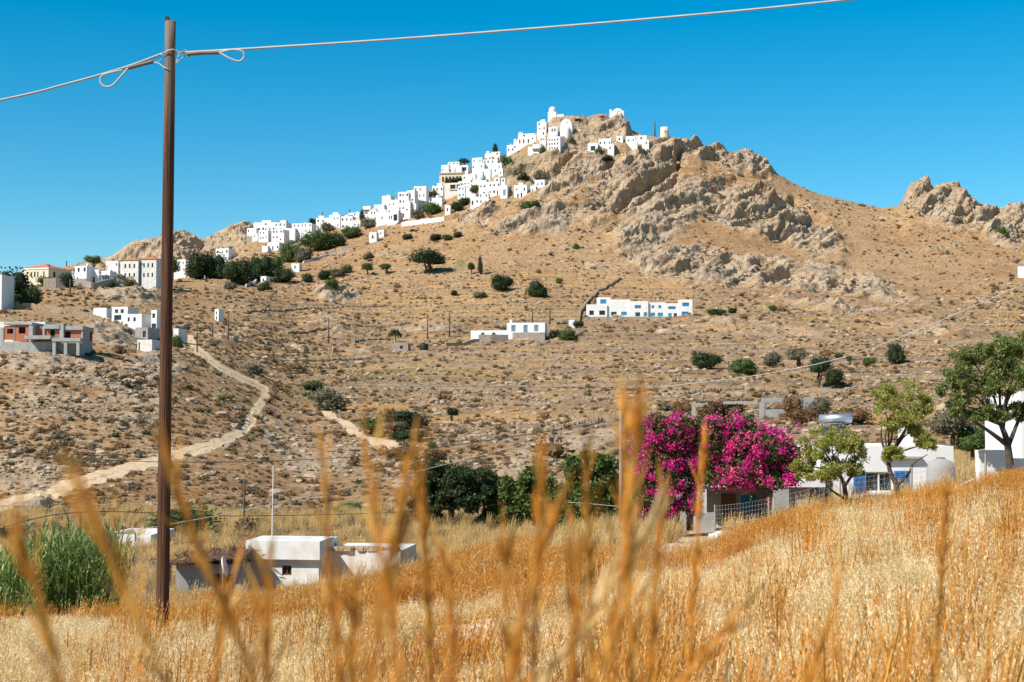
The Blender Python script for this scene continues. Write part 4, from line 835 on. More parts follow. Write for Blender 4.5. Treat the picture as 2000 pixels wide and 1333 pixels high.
L = topp - base; mb = MB(); zz = np.linspace(0, 1, 22); mb.tube([tuple(L * t) for t in zz], .106 - .020 * zz, 18); mb.build('shaft', polewood, pole, True)
sp = MB(); sp.box(-.075, -.03, -.06, .03, 0, .07); sp.box(-.025, .0, -.07, .02, 0, .03); so_ = sp.build('split_end', polewood, pole); so_.location = L
rel = lambda u, v, dy=0: tuple(P(u, v, PY + dy) - base)
tie = MB(); tie.tube([rel(320, 104, -.1), rel(328, 99, -.12), rel(338, 97, -.12), rel(345, 100, -.1)], .012, 6); tie.tube([rel(343, 98, -.09), rel(352, 103, -.05), rel(362, 98), rel(372, 104), rel(362, 110), rel(350, 107), rel(344, 122, -.09)], .009, 6)
tie.tube([rel(321, 108, -.09), rel(312, 106), rel(302, 113), rel(308, 122), rel(316, 116)], .009, 6); tie.tube([rel(296, 121), rel(310, 124), rel(322, 133, -.1), rel(333, 137, -.12)], .009, 6); tie.tube([rel(372, 110), rel(356, 113), rel(344, 124, -.1)], .009, 6)
tie.build('tie_wire', wire_m, pole, True)
def spline(pts, n=14):
    p = np.array(pts, float); p = np.vstack([2 * p[0] - p[1], p, 2 * p[-1] - p[-2]]); o = []
    for i in range(1, len(p) - 2):
        for t in np.linspace(0, 1, n, endpoint=False):
            o.append(.5 * ((2*p[i]) + (-p[i-1]+p[i+1])*t + (2*p[i-1]-5*p[i]+4*p[i+1]-p[i+2])*t*t + (-p[i-1]+3*p[i]-3*p[i+1]+p[i+2])*t**3))
    o.append(p[-2]); return np.array(o)
def cable(pts, r, mat, label, parts=(), name='overhead_cable', group='overhead cables'):
    W3 = [P(*q) for q in pts]; o = empty(name, W3[0]); tag(o, label, 'cable', group)
    MB().tube(spline([tuple(q - W3[0]) for q in W3]), r, 5).build('wire', mat, o, True)
    for nm, pp, rr, mt in parts: MB().tube(spline([tuple(P(*q) - W3[0]) for q in pp]), rr, 6).build(nm, mt, o, True)
    return o
gripm = simple('grip_wrap', (.24, .17, .11), (.15, .11, .08), 6, .7)
cable([(345, 104, PY), (480, 96, PY), (800, 75, PY), (1250, 39, PY), (1655, 0, PY), (2500, -95, PY)], .020, wire_m, 'pale cable running from the tall pole to the upper right', [('grip', [(366, 106, PY - .02), (395, 104, PY - .02), (430, 103, PY - .02)], .032, gripm), ('loop', [(428, 103, PY - .05), (450, 98, PY - .06), (472, 100, PY - .06), (477, 110, PY - .06), (468, 120, PY - .06), (450, 115, PY - .06), (430, 104, PY - .05)], .016, wire_m)])
cable([(320, 104, PY), (240, 133, PY), (120, 167, PY), (0, 196, PY), (-500, 300, PY)], .020, wire_m, 'pale cable running from the tall pole to the left edge', [('grip', [(298, 121, PY - .02), (270, 128, PY - .02), (245, 135, PY - .02)], .032, gripm), ('loop', [(250, 134, PY - .05), (236, 150, PY - .06), (218, 168, PY - .06), (202, 168, PY - .06), (196, 156, PY - .06), (204, 146, PY - .06), (240, 137, PY - .05)], .016, wire_m)])
def wpole(u, vt, vb, label, Y=None, w=4.0, mat=farpole, name='utility_pole', group='wooden poles on the slope', lean=0):
    if Y is None: p = hit(u, vb); y = p.y
    else: y = Y
    a = P(u, vb, y); t = P(u + lean, vt, y); g = gz(a.x, a.y); o = empty(name, (a.x, a.y, min(a.z, g) - .3)); r = w * y / F / 2; d = t - o.location
    MB().tube([(0, 0, 0), tuple(d * .5), tuple(d)], [r * 1.15, r, r * .9], 8).build('shaft', mat, o, True); tag(o, label, 'pole', group)
    return o, y, d
for u, vt, vb, lab in ((385, 632, 690, 'leftmost of the three hillside poles right of the tall pole'), (415, 632, 660, 'shortest of the three hillside poles right of the tall pole'), (446, 613, 668, 'rightmost of the three hillside poles beside the white tower hut'), (642, 624, 668, 'slope pole above the grey dome bush'),
                       (835, 614, 662, 'slope pole above the black water tank'), (878, 612, 655, 'slope pole left of the lone farmhouse'), (1040, 603, 632, 'short pole behind the lone farmhouse'), (1074, 599, 636, 'pole behind the right end of the farmhouse'), (137, 546, 580, 'pole in front of the white block house'),
                       (130, 510, 528, 'pole above the neoclassical house roof'), (630, 415, 446, 'pole on the skyline of the lower village'), (683, 409, 430, 'pole left of the white cube house on the skyline'), (1279, 238, 268, 'thin mast left of the windmill stump')):
    wpole(u, vt, vb, lab, w=2.6)
wpole(648, 676, 702, 'leaning broken pole on the slope above the dome bush', w=4, mat=palepole, lean=3)
wpole(157, 1000, 1075, 'dark post beside the reeds', 60, 6); wpole(477, 936, 1034, 'thin dark pole in the valley left of the white house mast', 110, 4); wpole(1030, 926, 1050, 'slim dark pole before the green valley trees', 95, 5)
wpole(1213, 802, 1050, 'pale grey wooden pole left of the crossarm pole', 66, 8, palepole)
o, y, d = wpole(1248, 756, 1050, 'dark pole with steel crossarm and insulators behind the bougainvillea', 70, 9); kx = y / F
ca_ = MB(); ca_.box(-37 * kx, 37 * kx, -.18, -.08, -.20, -.08); ca_o = ca_.build('crossarm', farpole, o); ca_o.location = d
for f in (-36, -27, -8, 8, 27, 36):
    q = MB().rev([(.02, 0), (.02, .12), (.06, .14), (.05, .24), (0, .27)], 8).build('insulator', steelgrey, ca_o); q.location = (f * kx, -.13, -.08)
for s in (-1, 1): MB().tube([tuple(d + Vector((s * 14 * kx, -.13, -.2))), tuple(d + Vector((0, -.13, -.75)))], .02, 5).build('brace', metal, o)
cable([(-60, 886, 84), (340, 903, 80), (700, 892, 74), (1000, 853, 70), (1213, 820, 66)], .022, wire_d, 'dark cable sagging across the valley to the pale pole')
cable([(-60, 1080, 56), (300, 1030, 58), (600, 970, 60), (880, 905, 63), (1213, 818, 66)], .014, wire_m, 'pale cable rising from the left edge over the reeds')
cable([(-60, 1050, 55), (157, 1001, 60), (470, 1008, 78), (800, 1000, 90), (1030, 980, 95)], .018, wire_d, 'dark cable from the reed post to the slim valley pole')
cable([(1030, 980, 95), (1120, 982, 82), (1213, 990, 66)], .014, wire_m, 'pale cable between slim valley pole and pale pole')
cable([(-60, 738, 84), (330, 747, 80), (800, 755, 74), (1212, 757, 70)], .010, wire_d, 'thin cable from the left edge to the crossarm')
cable([(1284, 757, 70), (1500, 730, 62), (1700, 681, 54), (2060, 530, 44)], .014, wire_m, 'pale cable rising from the crossarm to the right edge')
cable([(1250, 835, 69), (1400, 852, 62), (1560, 868, 60)], .010, wire_m, 'thin cable crossing in front of the bougainvillea')

# ------------------------------------------------------------------ near houses
def wbox(name, mat, parent, u0, u1, v0, v1, Y, dep, org, zb=None):
    a = P(u0, v1, Y); c = P(u1, v0, Y); z0 = a.z if zb is None else zb
    return MB().box(a.x - org.x, c.x - org.x, Y - org.y, Y + dep - org.y, z0 - org.z, c.z - org.z).build(name, mat, parent)
YL = 68.0; q = P(485, 1150, YL); g0 = gz(q.x, q.y); lh = empty('flat_roofed_house', (q.x, YL, g0)); tag(lh, 'small white flat roofed house half hidden by orange grass', 'house')
kx = YL / F; Wd = 140 * kx; Hh = float(ae(500, 1060)[1]) * YL - g0; vz = lambda v: float(ae(500, v)[1]) * YL - g0
rc = [((552 - 485) * kx, (571 - 485) * kx, vz(1123), vz(1104))]; sr = [(.8, 1.3, vz(1123), vz(1108)), (2.2, 3.2, .02, 2.05)]
ob = body(Wd, 3.6, Hh, rc, 2.5, siderects=sr).build('wall', white_old, lh); openings(lh, rc, glass, brownwood); openings(lh, sr, dark, None, side=Wd)
lh.rotation_euler = (0, 0, -.13)
MB().box(-.05, Wd + .12, -.30, 2.4, Hh - .75, Hh + .12).build('roof_fascia', white_old, lh)
MB().box(Wd + .15, Wd + 150 * kx, 1.2, 5, -2.5, vz(1078)).build('extension', white_old, lh)
sm = MB()
for _ in range(60):
    x_ = rnd.uniform(Wd + .2, Wd + 148 * kx); s = rnd.uniform(.08, .2); y_ = rnd.uniform(1.2, 1.7); sm.box(x_ - s, x_ + s, y_ - s, y_ + s, vz(1078) - .02, vz(1078) + s * .9, rnd.random())
sm.build('roof_stones', rockmat, lh)
MB().tube([(.95, .6, Hh - .2), (.99, .6, Hh + 3.6)], .022, 6).build('mast', whitewash, lh)
sh = empty('lean_to_shed', P(332, 1140, 66)); sh.location.z = gz(sh.location.x, 66); tag(sh, 'dark lean-to shed with brush roof left of the white flat house', 'shed')
hz_ = float(ae(400, 1093)[1]) * 66 - sh.location.z; kx = 66 / F; w2 = 150 * kx
rf_ = MB(); rf_.add([(0, -.4, hz_ - .12), (w2, -.4, hz_ + .25), (w2, 3, hz_ + .4), (0, 3, hz_), (0, -.4, hz_ - .24), (w2, -.4, hz_ + .13), (w2, 3, hz_ + .28), (0, 3, hz_ - .12)], [(0, 1, 2, 3), (7, 6, 5, 4), (0, 4, 5, 1), (1, 5, 6, 2), (2, 6, 7, 3), (3, 7, 4, 0)]); rf_.build('roof', brownwood, sh)
bsh = MB(); pp_ = np.stack([rng.uniform(0, w2, 500), rng.uniform(-.4, 2.8, 500), np.zeros(500)], -1); pp_[:, 2] = hz_ - .1 + .37 * pp_[:, 0] / w2 + .05; bsh.leaves(pp_, .5, .05, rng); bsh.build('brush_thatch', LBr, sh)
pbox('wall', greywall, sh, .2, w2 - .1, .3, 2.8, -1.5, hz_ - .26)
for f in (.02, .5, .97): pbox('post', brownwood, sh, f * w2 - .05, f * w2 + .05, -.35, -.25, -1.5, hz_ - .14 + .33 * f)
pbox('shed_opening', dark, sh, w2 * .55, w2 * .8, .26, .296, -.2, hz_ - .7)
ds = empty('satellite_dish', P(434, 1140, 64.5)); ds.location.z = gz(ds.location.x, 64.5); tag(ds, 'white satellite dish beside the lean-to shed', 'satellite dish')
dz_ = float(ae(434, 1107)[1]) * 64.5 - ds.location.z; dd = MB().rev([(0, 0), (.2, .015), (.36, .06), (.48, .13), (.50, .13), (.37, .045), (.0, -.02)], 18).build('reflector', plastic_white, ds, True); dd.location = (0, 0, dz_); dd.rotation_euler = (R(10), R(78), R(12))
MB().tube([(0, .1, -.5), (0, .1, dz_)], .03, 6).build('mast', metal, ds); MB().tube([(0, 0, dz_), (.35, -.2, dz_ - .1)], .015, 5).build('feed_arm', metal, ds)
o, _, _, _ = house(203, 306, 1045, 1075, 'long flat white roofed house behind the reeds', [(.5, .6, .2, .6)], 4, whitewash, 5, greyblue, Y=92, group=None, name='flat_roofed_house')
# bougainvillea house with porch
YB = 64.0; bo = P(1340, 1042, YB); bo.z = gz(bo.x, YB) ; bh = empty('porch_house', bo); tag(bh, 'white house with dark porch and pillars under the bougainvillea', 'house')
zbt = bo.z - 1.5
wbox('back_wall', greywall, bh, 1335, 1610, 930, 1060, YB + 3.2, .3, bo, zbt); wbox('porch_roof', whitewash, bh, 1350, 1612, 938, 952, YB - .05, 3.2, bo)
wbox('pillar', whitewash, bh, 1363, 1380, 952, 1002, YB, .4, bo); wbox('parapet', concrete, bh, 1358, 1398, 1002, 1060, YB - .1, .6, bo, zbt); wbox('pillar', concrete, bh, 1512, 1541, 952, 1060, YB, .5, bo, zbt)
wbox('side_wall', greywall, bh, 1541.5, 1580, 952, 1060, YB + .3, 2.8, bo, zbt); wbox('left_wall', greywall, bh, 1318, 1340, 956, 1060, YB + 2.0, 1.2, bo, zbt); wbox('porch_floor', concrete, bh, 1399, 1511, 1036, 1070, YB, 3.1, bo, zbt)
wbox('door', brownwood, bh, 1410, 1436, 965, 1036, YB + 3.1, .08, bo); wbox('shutter', blue, bh, 1448, 1474, 968, 1000, YB + 3.1, .08, bo)
# shuttered house on the right
YS = 66.0; so2 = P(1605, 995, YS); so2.z = gz(so2.x, YS); shh = empty('shuttered_house', so2); tag(shh, 'white house with blue shutters behind the two almond trees', 'house'); kx = YS / F
Wd = 258 * kx; zf = lambda v: float(ae(1700, v)[1]) * YS - so2.z; H = zf(872)
rc = [((1690 - 1605) * kx, (1745 - 1605) * kx, zf(962), zf(922))]
wl = body(Wd, 6, H, rc, 2.0).build('wall', whitewash, shh); openings(shh, rc, glass, whitewash)
for (u0, u1) in ((1667, 1689), (1746, 1774)):
    shu = MB(); x0, x1 = (u0 - 1605) * kx, (u1 - 1605) * kx; shu.box(x0, x1, -.06, -.02, zf(962), zf(920)); so3 = shu.build('shutter', blue, shh)
    for zs_ in np.linspace(zf(960), zf(922), 12)[:-1]: MB().box(x0 + .06, x1 - .06, -.085, -.062, zs_ + .01, zs_ + .055).build('slat', blue, so3)
pbox('sill', whitewash, shh, rc[0][0] - .1, rc[0][1] + .1, -.12, -.02, zf(966), zf(963)); pbox('chimney', whitewash, shh, (1785 - 1605) * kx, (1808 - 1605) * kx, 2, 2.6, H - .3, zf(838)); pbox('door', dark, shh, .05, .5, -.03, -.004, -.6, 1.4)
pbox('roof_ledge', greywall, shh, (1720 - 1605) * kx, (1800 - 1605) * kx, -.25, -.02, zf(896), zf(892))
st2 = empty('solar_water_heater', P(1600, 850, YS + 3)); st2.location.z = so2.z + H - .35; tag(st2, 'silver cylindrical water heater tank on the shuttered house roof', 'water heater')
zt_ = float(ae(1630, 820)[1]) * (YS + 3) - st2.location.z; kx3 = (YS + 3) / F
tkm = MB(); tkm.tube([(0, 0, zt_), (.03, 0, zt_), (60 * kx3, -.25, zt_ + .08), (60 * kx3 + .03, -.25, zt_ + .08)], [.2, .25, .25, .2], 18); tkm.build('tank', metal, st2, True)
for x_ in (.15, 1.25): MB().box(x_ - .03, x_ + .03, -.03, .03, 0, zt_ - .2).build('leg', steelgrey, st2)
cp = MB(); cp.add([(.05, -1.6, .1), (1.4, -1.6, .1), (1.4, -.15, zt_ - .35), (.05, -.15, zt_ - .35), (.05, -1.62, .03), (1.4, -1.62, .03), (1.4, -.15, zt_ - .42), (.05, -.15, zt_ - .42)], [(0, 1, 2, 3), (7, 6, 5, 4), (0, 4, 5, 1), (1, 5, 6, 2), (2, 6, 7, 3), (3, 7, 4, 0)]); cp.build('collector_panel', glass, st2)
tk2 = P(1838, 950, 62); ts = empty('storage_tank', (tk2.x, 62, gz(tk2.x, 62))); tag(ts, 'grey rounded storage tank at the right end of the shuttered house', 'tank')
MB().rev([(.6, -.5), (.6, 1.3), (.5, 1.6), (.2, 1.72), (0, 1.72)], 16).build('drum', greywall, ts, True); MB().rev([(.2, 1.70), (.2, 1.78), (0, 1.8)], 10).build('lid', steelgrey, ts)
we = empty('white_gate_wall', P(1915, 940, 47)); we.location.z = gz(we.location.x, 47); tag(we, 'white masonry wall end beside the big right hand tree', 'wall')
hw = float(ae(1930, 880)[1]) * 47 - we.location.z; pbox('pier', whitewash, we, 0, .9, 0, .5, -1, hw); pbox('wall', whitewash, we, .92, 3.5, .1, .45, -1, hw * .82)
eb = house(1996, 2130, 765, 900, 'white building cut by the right edge behind the big tree', [(.05, .2, .55, .75), (.5, .7, .55, .75)], 2, whitewash, 5, greyblue, Y=58, group=None, name='edge_house')
rl = empty('pipe_railing', P(1690, 1010, 52)); tag(rl, 'white pipe railing between almond trees and the white wall end', 'railing')
for a_, b_2 in (((1640, 1022), (1914, 932)), ((1640, 1040), (1914, 952))):
    MB().tube([tuple(P(a_[0], a_[1], 56) - rl.location), tuple(P(1860, (a_[1] + 3 * b_2[1]) / 4, 50) - rl.location), tuple(P(*b_2, 47.2) - rl.location)], .025, 6).build('rail', whitewash, rl)
for u, y_ in ((1640, 56), (1750, 53), (1860, 50)):
    t = P(u, 1022 - (u - 1640) * .328, y_); MB().tube([(t.x - rl.location.x, t.y - rl.location.y, gz(t.x, t.y) - .2 - rl.location.z), tuple(t - rl.location)], .03, 6).build('post', whitewash, rl)
# wire mesh fence in front of the porch
wf = empty('wire_fence', P(1395, 1045, 58)); wf.location.z = gz(wf.location.x, 58); tag(wf, 'sagging wire mesh fence on posts before the porch', 'fence')
fp = [(1395, 58), (1500, 54), (1640, 51), (1780, 48), (1925, 45)]; fw = []
for u, y_ in fp:
    x_ = float(ae(u, 1000)[0]) * y_; z_ = gz(x_, y_); fw.append(Vector((x_, y_, z_))); MB().tube([tuple(fw[-1] - wf.location + Vector((0, 0, -.3))), tuple(fw[-1] - wf.location + Vector((.03, 0, 1.35)))], .035, 6).build('post', palepole, wf)
for a, b2 in zip(fw[:-1], fw[1:]):
    ms = MB(); k = int((b2 - a).length / .22)
    for h_ in np.linspace(.1, 1.3, 8): ms.tube([tuple(a - wf.location + Vector((0, 0, h_))), tuple(a.lerp(b2, .5) - wf.location + Vector((0, 0, h_ - .05))), tuple(b2 - wf.location + Vector((0, 0, h_)))], .0035, 3, False)
    for t in np.linspace(0, 1, k): c = a.lerp(b2, t) - wf.location; ms.tube([tuple(c + Vector((0, 0, .06))), tuple(c + Vector((0, 0, 1.28)))], .0035, 3, False)
    ms.build('wire_mesh', wire_m, wf)
bgp = P(1408, 1052, 56); bg_o = MB().rev([(max(math.sin(t), .02) * .36, -math.cos(t) * .22 + .14) for t in np.linspace(0, math.pi, 9)], 14); V = bg_o.v[0]; bg_o.v[0] = V * (1 + .35 * noise3(V * 5))[:, None] * np.array([1.3, 1, 1])
sk = bg_o.build('sack', plastic_white, None, True); sk.location = (bgp.x, 56, gz(bgp.x, 56)); tag(sk, 'crumpled white plastic sack lying at the fence post', 'sack')
# concrete frame ruin behind the bougainvillea
YR = 216.0; ro = P(1350, 815, YR); ro.z = gz(ro.x, YR); rn = empty('concrete_ruin', ro); tag(rn, 'unfinished grey concrete frame among dry bushes behind the bougainvillea', 'ruin')
for a in ((1352, 1388, 788, 793), (1414, 1480, 784, 790), (1488, 1530, 778, 785), (1540, 1568, 775, 782)): wbox('beam', concrete, rn, *a, YR, .5, ro)
for a in ((1352, 1358, 793.2, 822), (1484, 1493, 785.2, 812), (1556, 1566, 782.2, 806)): wbox('column', concrete, rn, *a, YR + .02, .45, ro, ro.z - 1)
wbox('low_wall', concrete, rn, 1494, 1555, 800, 812, YR + .1, .3, ro, ro.z - 1); wbox('back_panel', concrete, rn, 1566.5, 1590, 776, 806, YR + .05, 3, ro, ro.z - 1)
for (u, v, w_, h_, mt, lab) in ((1330, 812, 40, 34, LBr, 'dry brown bush left of the concrete frame'), (1390, 822, 60, 44, LBr, 'dry brown bush in front of the concrete frame opening'), (1435, 818, 62, 46, LBr, 'tall dry bush in the middle of the concrete frame'), (1545, 815, 46, 48, LBr, 'dry bush before the right column of the concrete frame'), (1600, 815, 66, 40, LG, 'grey green bush right of the concrete frame'), (1570, 828, 60, 34, LBr, 'wide dry bush right of the ruin'), (1660, 830, 90, 40, LBr, 'dry brown thicket above the water heater tank'), (1860, 850, 90, 60, LG, 'grey green thicket behind the storage tank'), (1900, 880, 90, 60, LM, 'green thicket left of the big right hand tree')):
    plant(u, v, w_, h_, lab, 'bush', mt, Y=(100 if u > 1840 else None), group='dry bushes round the concrete frame', dz=0)

# ------------------------------------------------------------------ near trees
def limb_tree(name, label, trunk, limbs, blobs, Y, leaf, n, ln, wd, seed, r0=.16, cat='tree', up=-.1):
    rg = np.random.default_rng(seed); b0 = P(*trunk[0], Y); b0.z = min(b0.z, gz(b0.x, b0.y)); o = empty(name, b0); tag(o, label, cat); k = Y / F
    tk = MB(); pts = spline([(0, 0, -.2)] + [tuple(P(*t, Y) - b0) for t in trunk[1:]], 6); tk.tube(pts, np.linspace(r0, r0 * .5, len(pts)), 8)
    for lm in limbs:
        q = [P(u, v, Y + dy) - b0 for u, v, dy in lm]; s_ = spline([tuple(x_) for x_ in q], 6); tk.tube(s_, np.linspace(r0 * .55, r0 * .12, len(s_)), 6)
    C = []
    for (u, v, ru, rv, dy) in blobs:
        c0 = P(u, v, Y + dy) - b0
        for _ in range(18):
            d = rg.normal(size=3); d /= np.linalg.norm(d); C.append((np.array(c0) + d * np.array([ru, ru, rv]) * k * rg.uniform(.3, 1.08), (np.array([ru, ru, rv]) * k * rg.uniform(.16, .36))))
        # twigs from the trunk top into each clump
        e = np.array(pts[-1]); tk.tube(spline([tuple(e), tuple(e * .4 + np.array(c0) * .6 + rg.normal(size=3) * .1), tuple(c0)], 5), np.linspace(r0 * .35, r0 * .08, 11), 5)
    tk.build('trunk', bark, o, True); mb = MB()
    for c, r in C:
        kk = n // len(C); d = rg.normal(size=(kk, 3)); d /= np.linalg.norm(d, axis=1)[:, None]; mb.leaves(c + d * r * rg.uniform(.15, 1.1, (kk, 1)) ** .7, ln, wd, rg, up=up)
    mb.build('crown', leaf, o); return o
limb_tree('almond_tree', 'small yellowish almond tree next to the bougainvillea', [(1655, 985), (1650, 955), (1640, 925)], [[(1655, 978, 0), (1630, 962, -.2), (1612, 945, -.3)], [(1650, 950, 0), (1668, 920, .2), (1672, 890, .2)], [(1640, 925, 0), (1615, 890, 0), (1600, 870, .1)]],
          [(1590, 880, 36, 34, 0), (1632, 862, 40, 32, .3), (1672, 875, 34, 34, -.2), (1610, 920, 40, 28, -.3), (1660, 915, 34, 24, .2), (1572, 915, 26, 24, 0)], 46, leaf_almond, 15000, .11, .036, 1, .10)
limb_tree('almond_tree', 'taller yellow green almond tree before the blue shutters', [(1745, 985), (1752, 955), (1738, 920), (1735, 890)], [[(1750, 950, 0), (1775, 925, -.3), (1785, 905, -.3), (1812, 888, -.4)], [(1735, 895, 0), (1722, 860, .1), (1722, 830, .1)], [(1738, 890, 0), (1765, 850, .2), (1770, 820, .2)]],
          [(1720, 785, 36, 30, 0), (1760, 765, 42, 30, .3), (1800, 790, 34, 34, 0), (1745, 820, 44, 26, -.3), (1790, 835, 30, 22, .2), (1745, 885, 24, 14, -.4), (1815, 865, 24, 16, -.4)], 50, leaf_almond, 15000, .11, .036, 2, .12)
limb_tree('broad_tree', 'big leaning green tree with dark trunk at the right edge', [(1978, 915), (1968, 870), (1955, 830)], [[(1965, 868, 0), (1935, 845, -.3), (1905, 825, -.3), (1895, 815, -.3)], [(1958, 835, 0), (1965, 790, .2), (1985, 750, .3)], [(1955, 830, 0), (1930, 790, 0), (1915, 760, 0)], [(1970, 870, 0), (1990, 820, .3), (2010, 780, .5)]],
          [(1870, 745, 40, 34, -.3), (1900, 705, 44, 34, .2), (1945, 680, 46, 30, 0), (1995, 680, 50, 34, .3), (1880, 790, 36, 26, -.3), (1925, 760, 46, 36, .3), (1975, 740, 46, 36, -.3), (2030, 740, 46, 46, .2), (1930, 810, 34, 20, -.4), (1990, 800, 34, 22, .3)], 46, leaf_olive, 34000, .11, .04, 3, .15)
limb_tree('olive_tree', 'dark spreading olive tree in the valley centre', [(880, 1015), (882, 990), (885, 965)], [], [(830, 945, 34, 34, 0), (870, 935, 50, 34, .5), (920, 940, 44, 32, 0), (955, 960, 30, 30, .3), (850, 980, 44, 26, -.5), (905, 980, 44, 26, -.5), (820, 985, 24, 18, 0)], 96, leaf_dark, 22000, .30, .13, 4, .25)
limb_tree('green_tree', 'round fresh green tree in the middle of the valley trees', [(1030, 1035), (1030, 1005), (1030, 980)], [], [(1005, 950, 32, 32, 0), (1040, 940, 36, 30, .4), (1070, 960, 28, 30, 0), (1030, 990, 44, 28, -.4), (1065, 1010, 30, 24, 0), (1000, 1010, 30, 22, 0)], 90, leaf_mid, 18000, .26, .14, 5, .2)
limb_tree('fig_tree', 'tall loose green tree beside the pale pole', [(1150, 1035), (1150, 1000), (1148, 965)], [], [(1120, 930, 32, 34, 0), (1150, 915, 30, 28, .4), (1185, 920, 28, 30, 0), (1140, 970, 44, 30, -.4), (1185, 975, 34, 34, 0), (1120, 1010, 34, 26, 0), (1180, 1020, 30, 20, 0)], 84, leaf_mid, 16000, .26, .14, 6, .16)
limb_tree('fig_tree', 'low bushy green tree between olive and round tree', [(978, 1030), (978, 1010), (978, 1000)], [], [(965, 985, 28, 26, 0), (990, 1000, 26, 24, .3), (960, 1010, 26, 16, 0)], 98, leaf_mid, 6000, .26, .13, 21, .12)
limb_tree('fig_tree', 'low bushy green tree between round tree and tall loose tree', [(1095, 1035), (1095, 1015), (1095, 1000)], [], [(1090, 980, 26, 30, 0), (1108, 1000, 26, 26, .3), (1085, 1015, 26, 18, 0), (1205, 960, 20, 40, 0), (1215, 1010, 20, 26, 0)], 86, leaf_mid, 8000, .26, .13, 22, .12)
# bougainvillea
rg = np.random.default_rng(8); YF = 60.0; b0 = P(1318, 1042, YF); b0.z = gz(b0.x, YF); bv = empty('bougainvillea', b0); tag(bv, 'huge magenta bougainvillea spilling over the porch roof', 'bougainvillea'); k = YF / F
tk = MB()
for q in ([(1318, 1045), (1322, 1000), (1312, 960), (1330, 920)], [(1262, 1045), (1266, 990), (1275, 940)], [(1322, 1000), (1345, 960), (1400, 920)], [(1312, 965), (1290, 920), (1275, 890)]): s_ = spline([tuple(P(u, v, YF) - b0) for u, v in q], 6); tk.tube(s_, np.linspace(.14, .05, len(s_)), 7)
tk.build('trunk', bark, bv, True)
BL = [(1275, 850, 34, 34), (1310, 845, 36, 30), (1350, 860, 44, 36), (1400, 860, 48, 38), (1450, 858, 46, 36), (1495, 870, 44, 36), (1530, 890, 36, 34), (1262, 895, 30, 40), (1300, 895, 40, 36), (1350, 905, 46, 34), (1400, 910, 46, 34), (1450, 912, 46, 32), (1500, 918, 44, 30), (1250, 940, 22, 40), (1540, 925, 26, 24), (1390, 935, 36, 16), (1460, 940, 36, 14), (1260, 975, 22, 20), (1300, 940, 34, 30), (1285, 822, 22, 14), (1335, 940, 34, 22), (1300, 990, 26, 26), (1272, 1010, 20, 18), (1345, 985, 18, 22), (1425, 935, 50, 18), (1500, 940, 46, 18), (1545, 905, 26, 30), (1330, 830, 30, 18), (1380, 828, 34, 16), (1440, 826, 36, 16)]
fl = MB(); flw = MB()
for (u, v, ru, rv) in BL:
    dy = rg.uniform(-.6, .6); c = np.array(P(u, v, YF + dy) - b0); r = np.array([ru, ru * 1.1, rv]) * k; kk = int(ru * rv * 1.3); d = rg.normal(size=(kk, 3)); d /= np.linalg.norm(d, axis=1)[:, None]; fl.leaves(c + d * r * rg.uniform(.55, 1.05, (kk, 1)), .13, .08, rg)
    nb = int(ru * rv / 56)
    for _ in range(nb):    # clusters of bracts on the outside
        d = rg.normal(size=3); d[1] -= .6; d /= np.linalg.norm(d); 
        pc = c + d * r * 1.04; m_ = int(rg.integers(8, 46)); t0 = rg.uniform(0, 1)
        flw.leaves(pc + rg.normal(size=(m_, 3)) * rg.uniform(.06, .15), .10, .085, rg, tint=np.clip(t0 + rg.normal(size=m_) * .15, 0, 1))
for _ in range(22):   # arching shoots
    u = rg.uniform(1262, 1545); v = rg.uniform(822, 860) if rg.random() < .7 else rg.uniform(940, 960); c = np.array(P(u, v, YF + rg.uniform(-.8, .3)) - b0); d = np.array([rg.normal() * .5, rg.normal() * .3 - .2, .7 if v < 900 else -.3]); L_ = rg.uniform(.4, .9)
    t = np.linspace(0, 1, 14)[:, None]; C = c + d * L_ * t + np.array([0, 0, -.5]) * L_ * t ** 2; fl.leaves(np.repeat(C, 2, 0) + rg.normal(size=(28, 3)) * .02, .10, .06, rg)
    if rg.random() < .6: flw.leaves(C[-4:].repeat(5, 0) + rg.normal(size=(20, 3)) * .05, .10, .08, rg)
fl.build('foliage', leaf_mid, bv); flw.build('flowers', flower, bv)
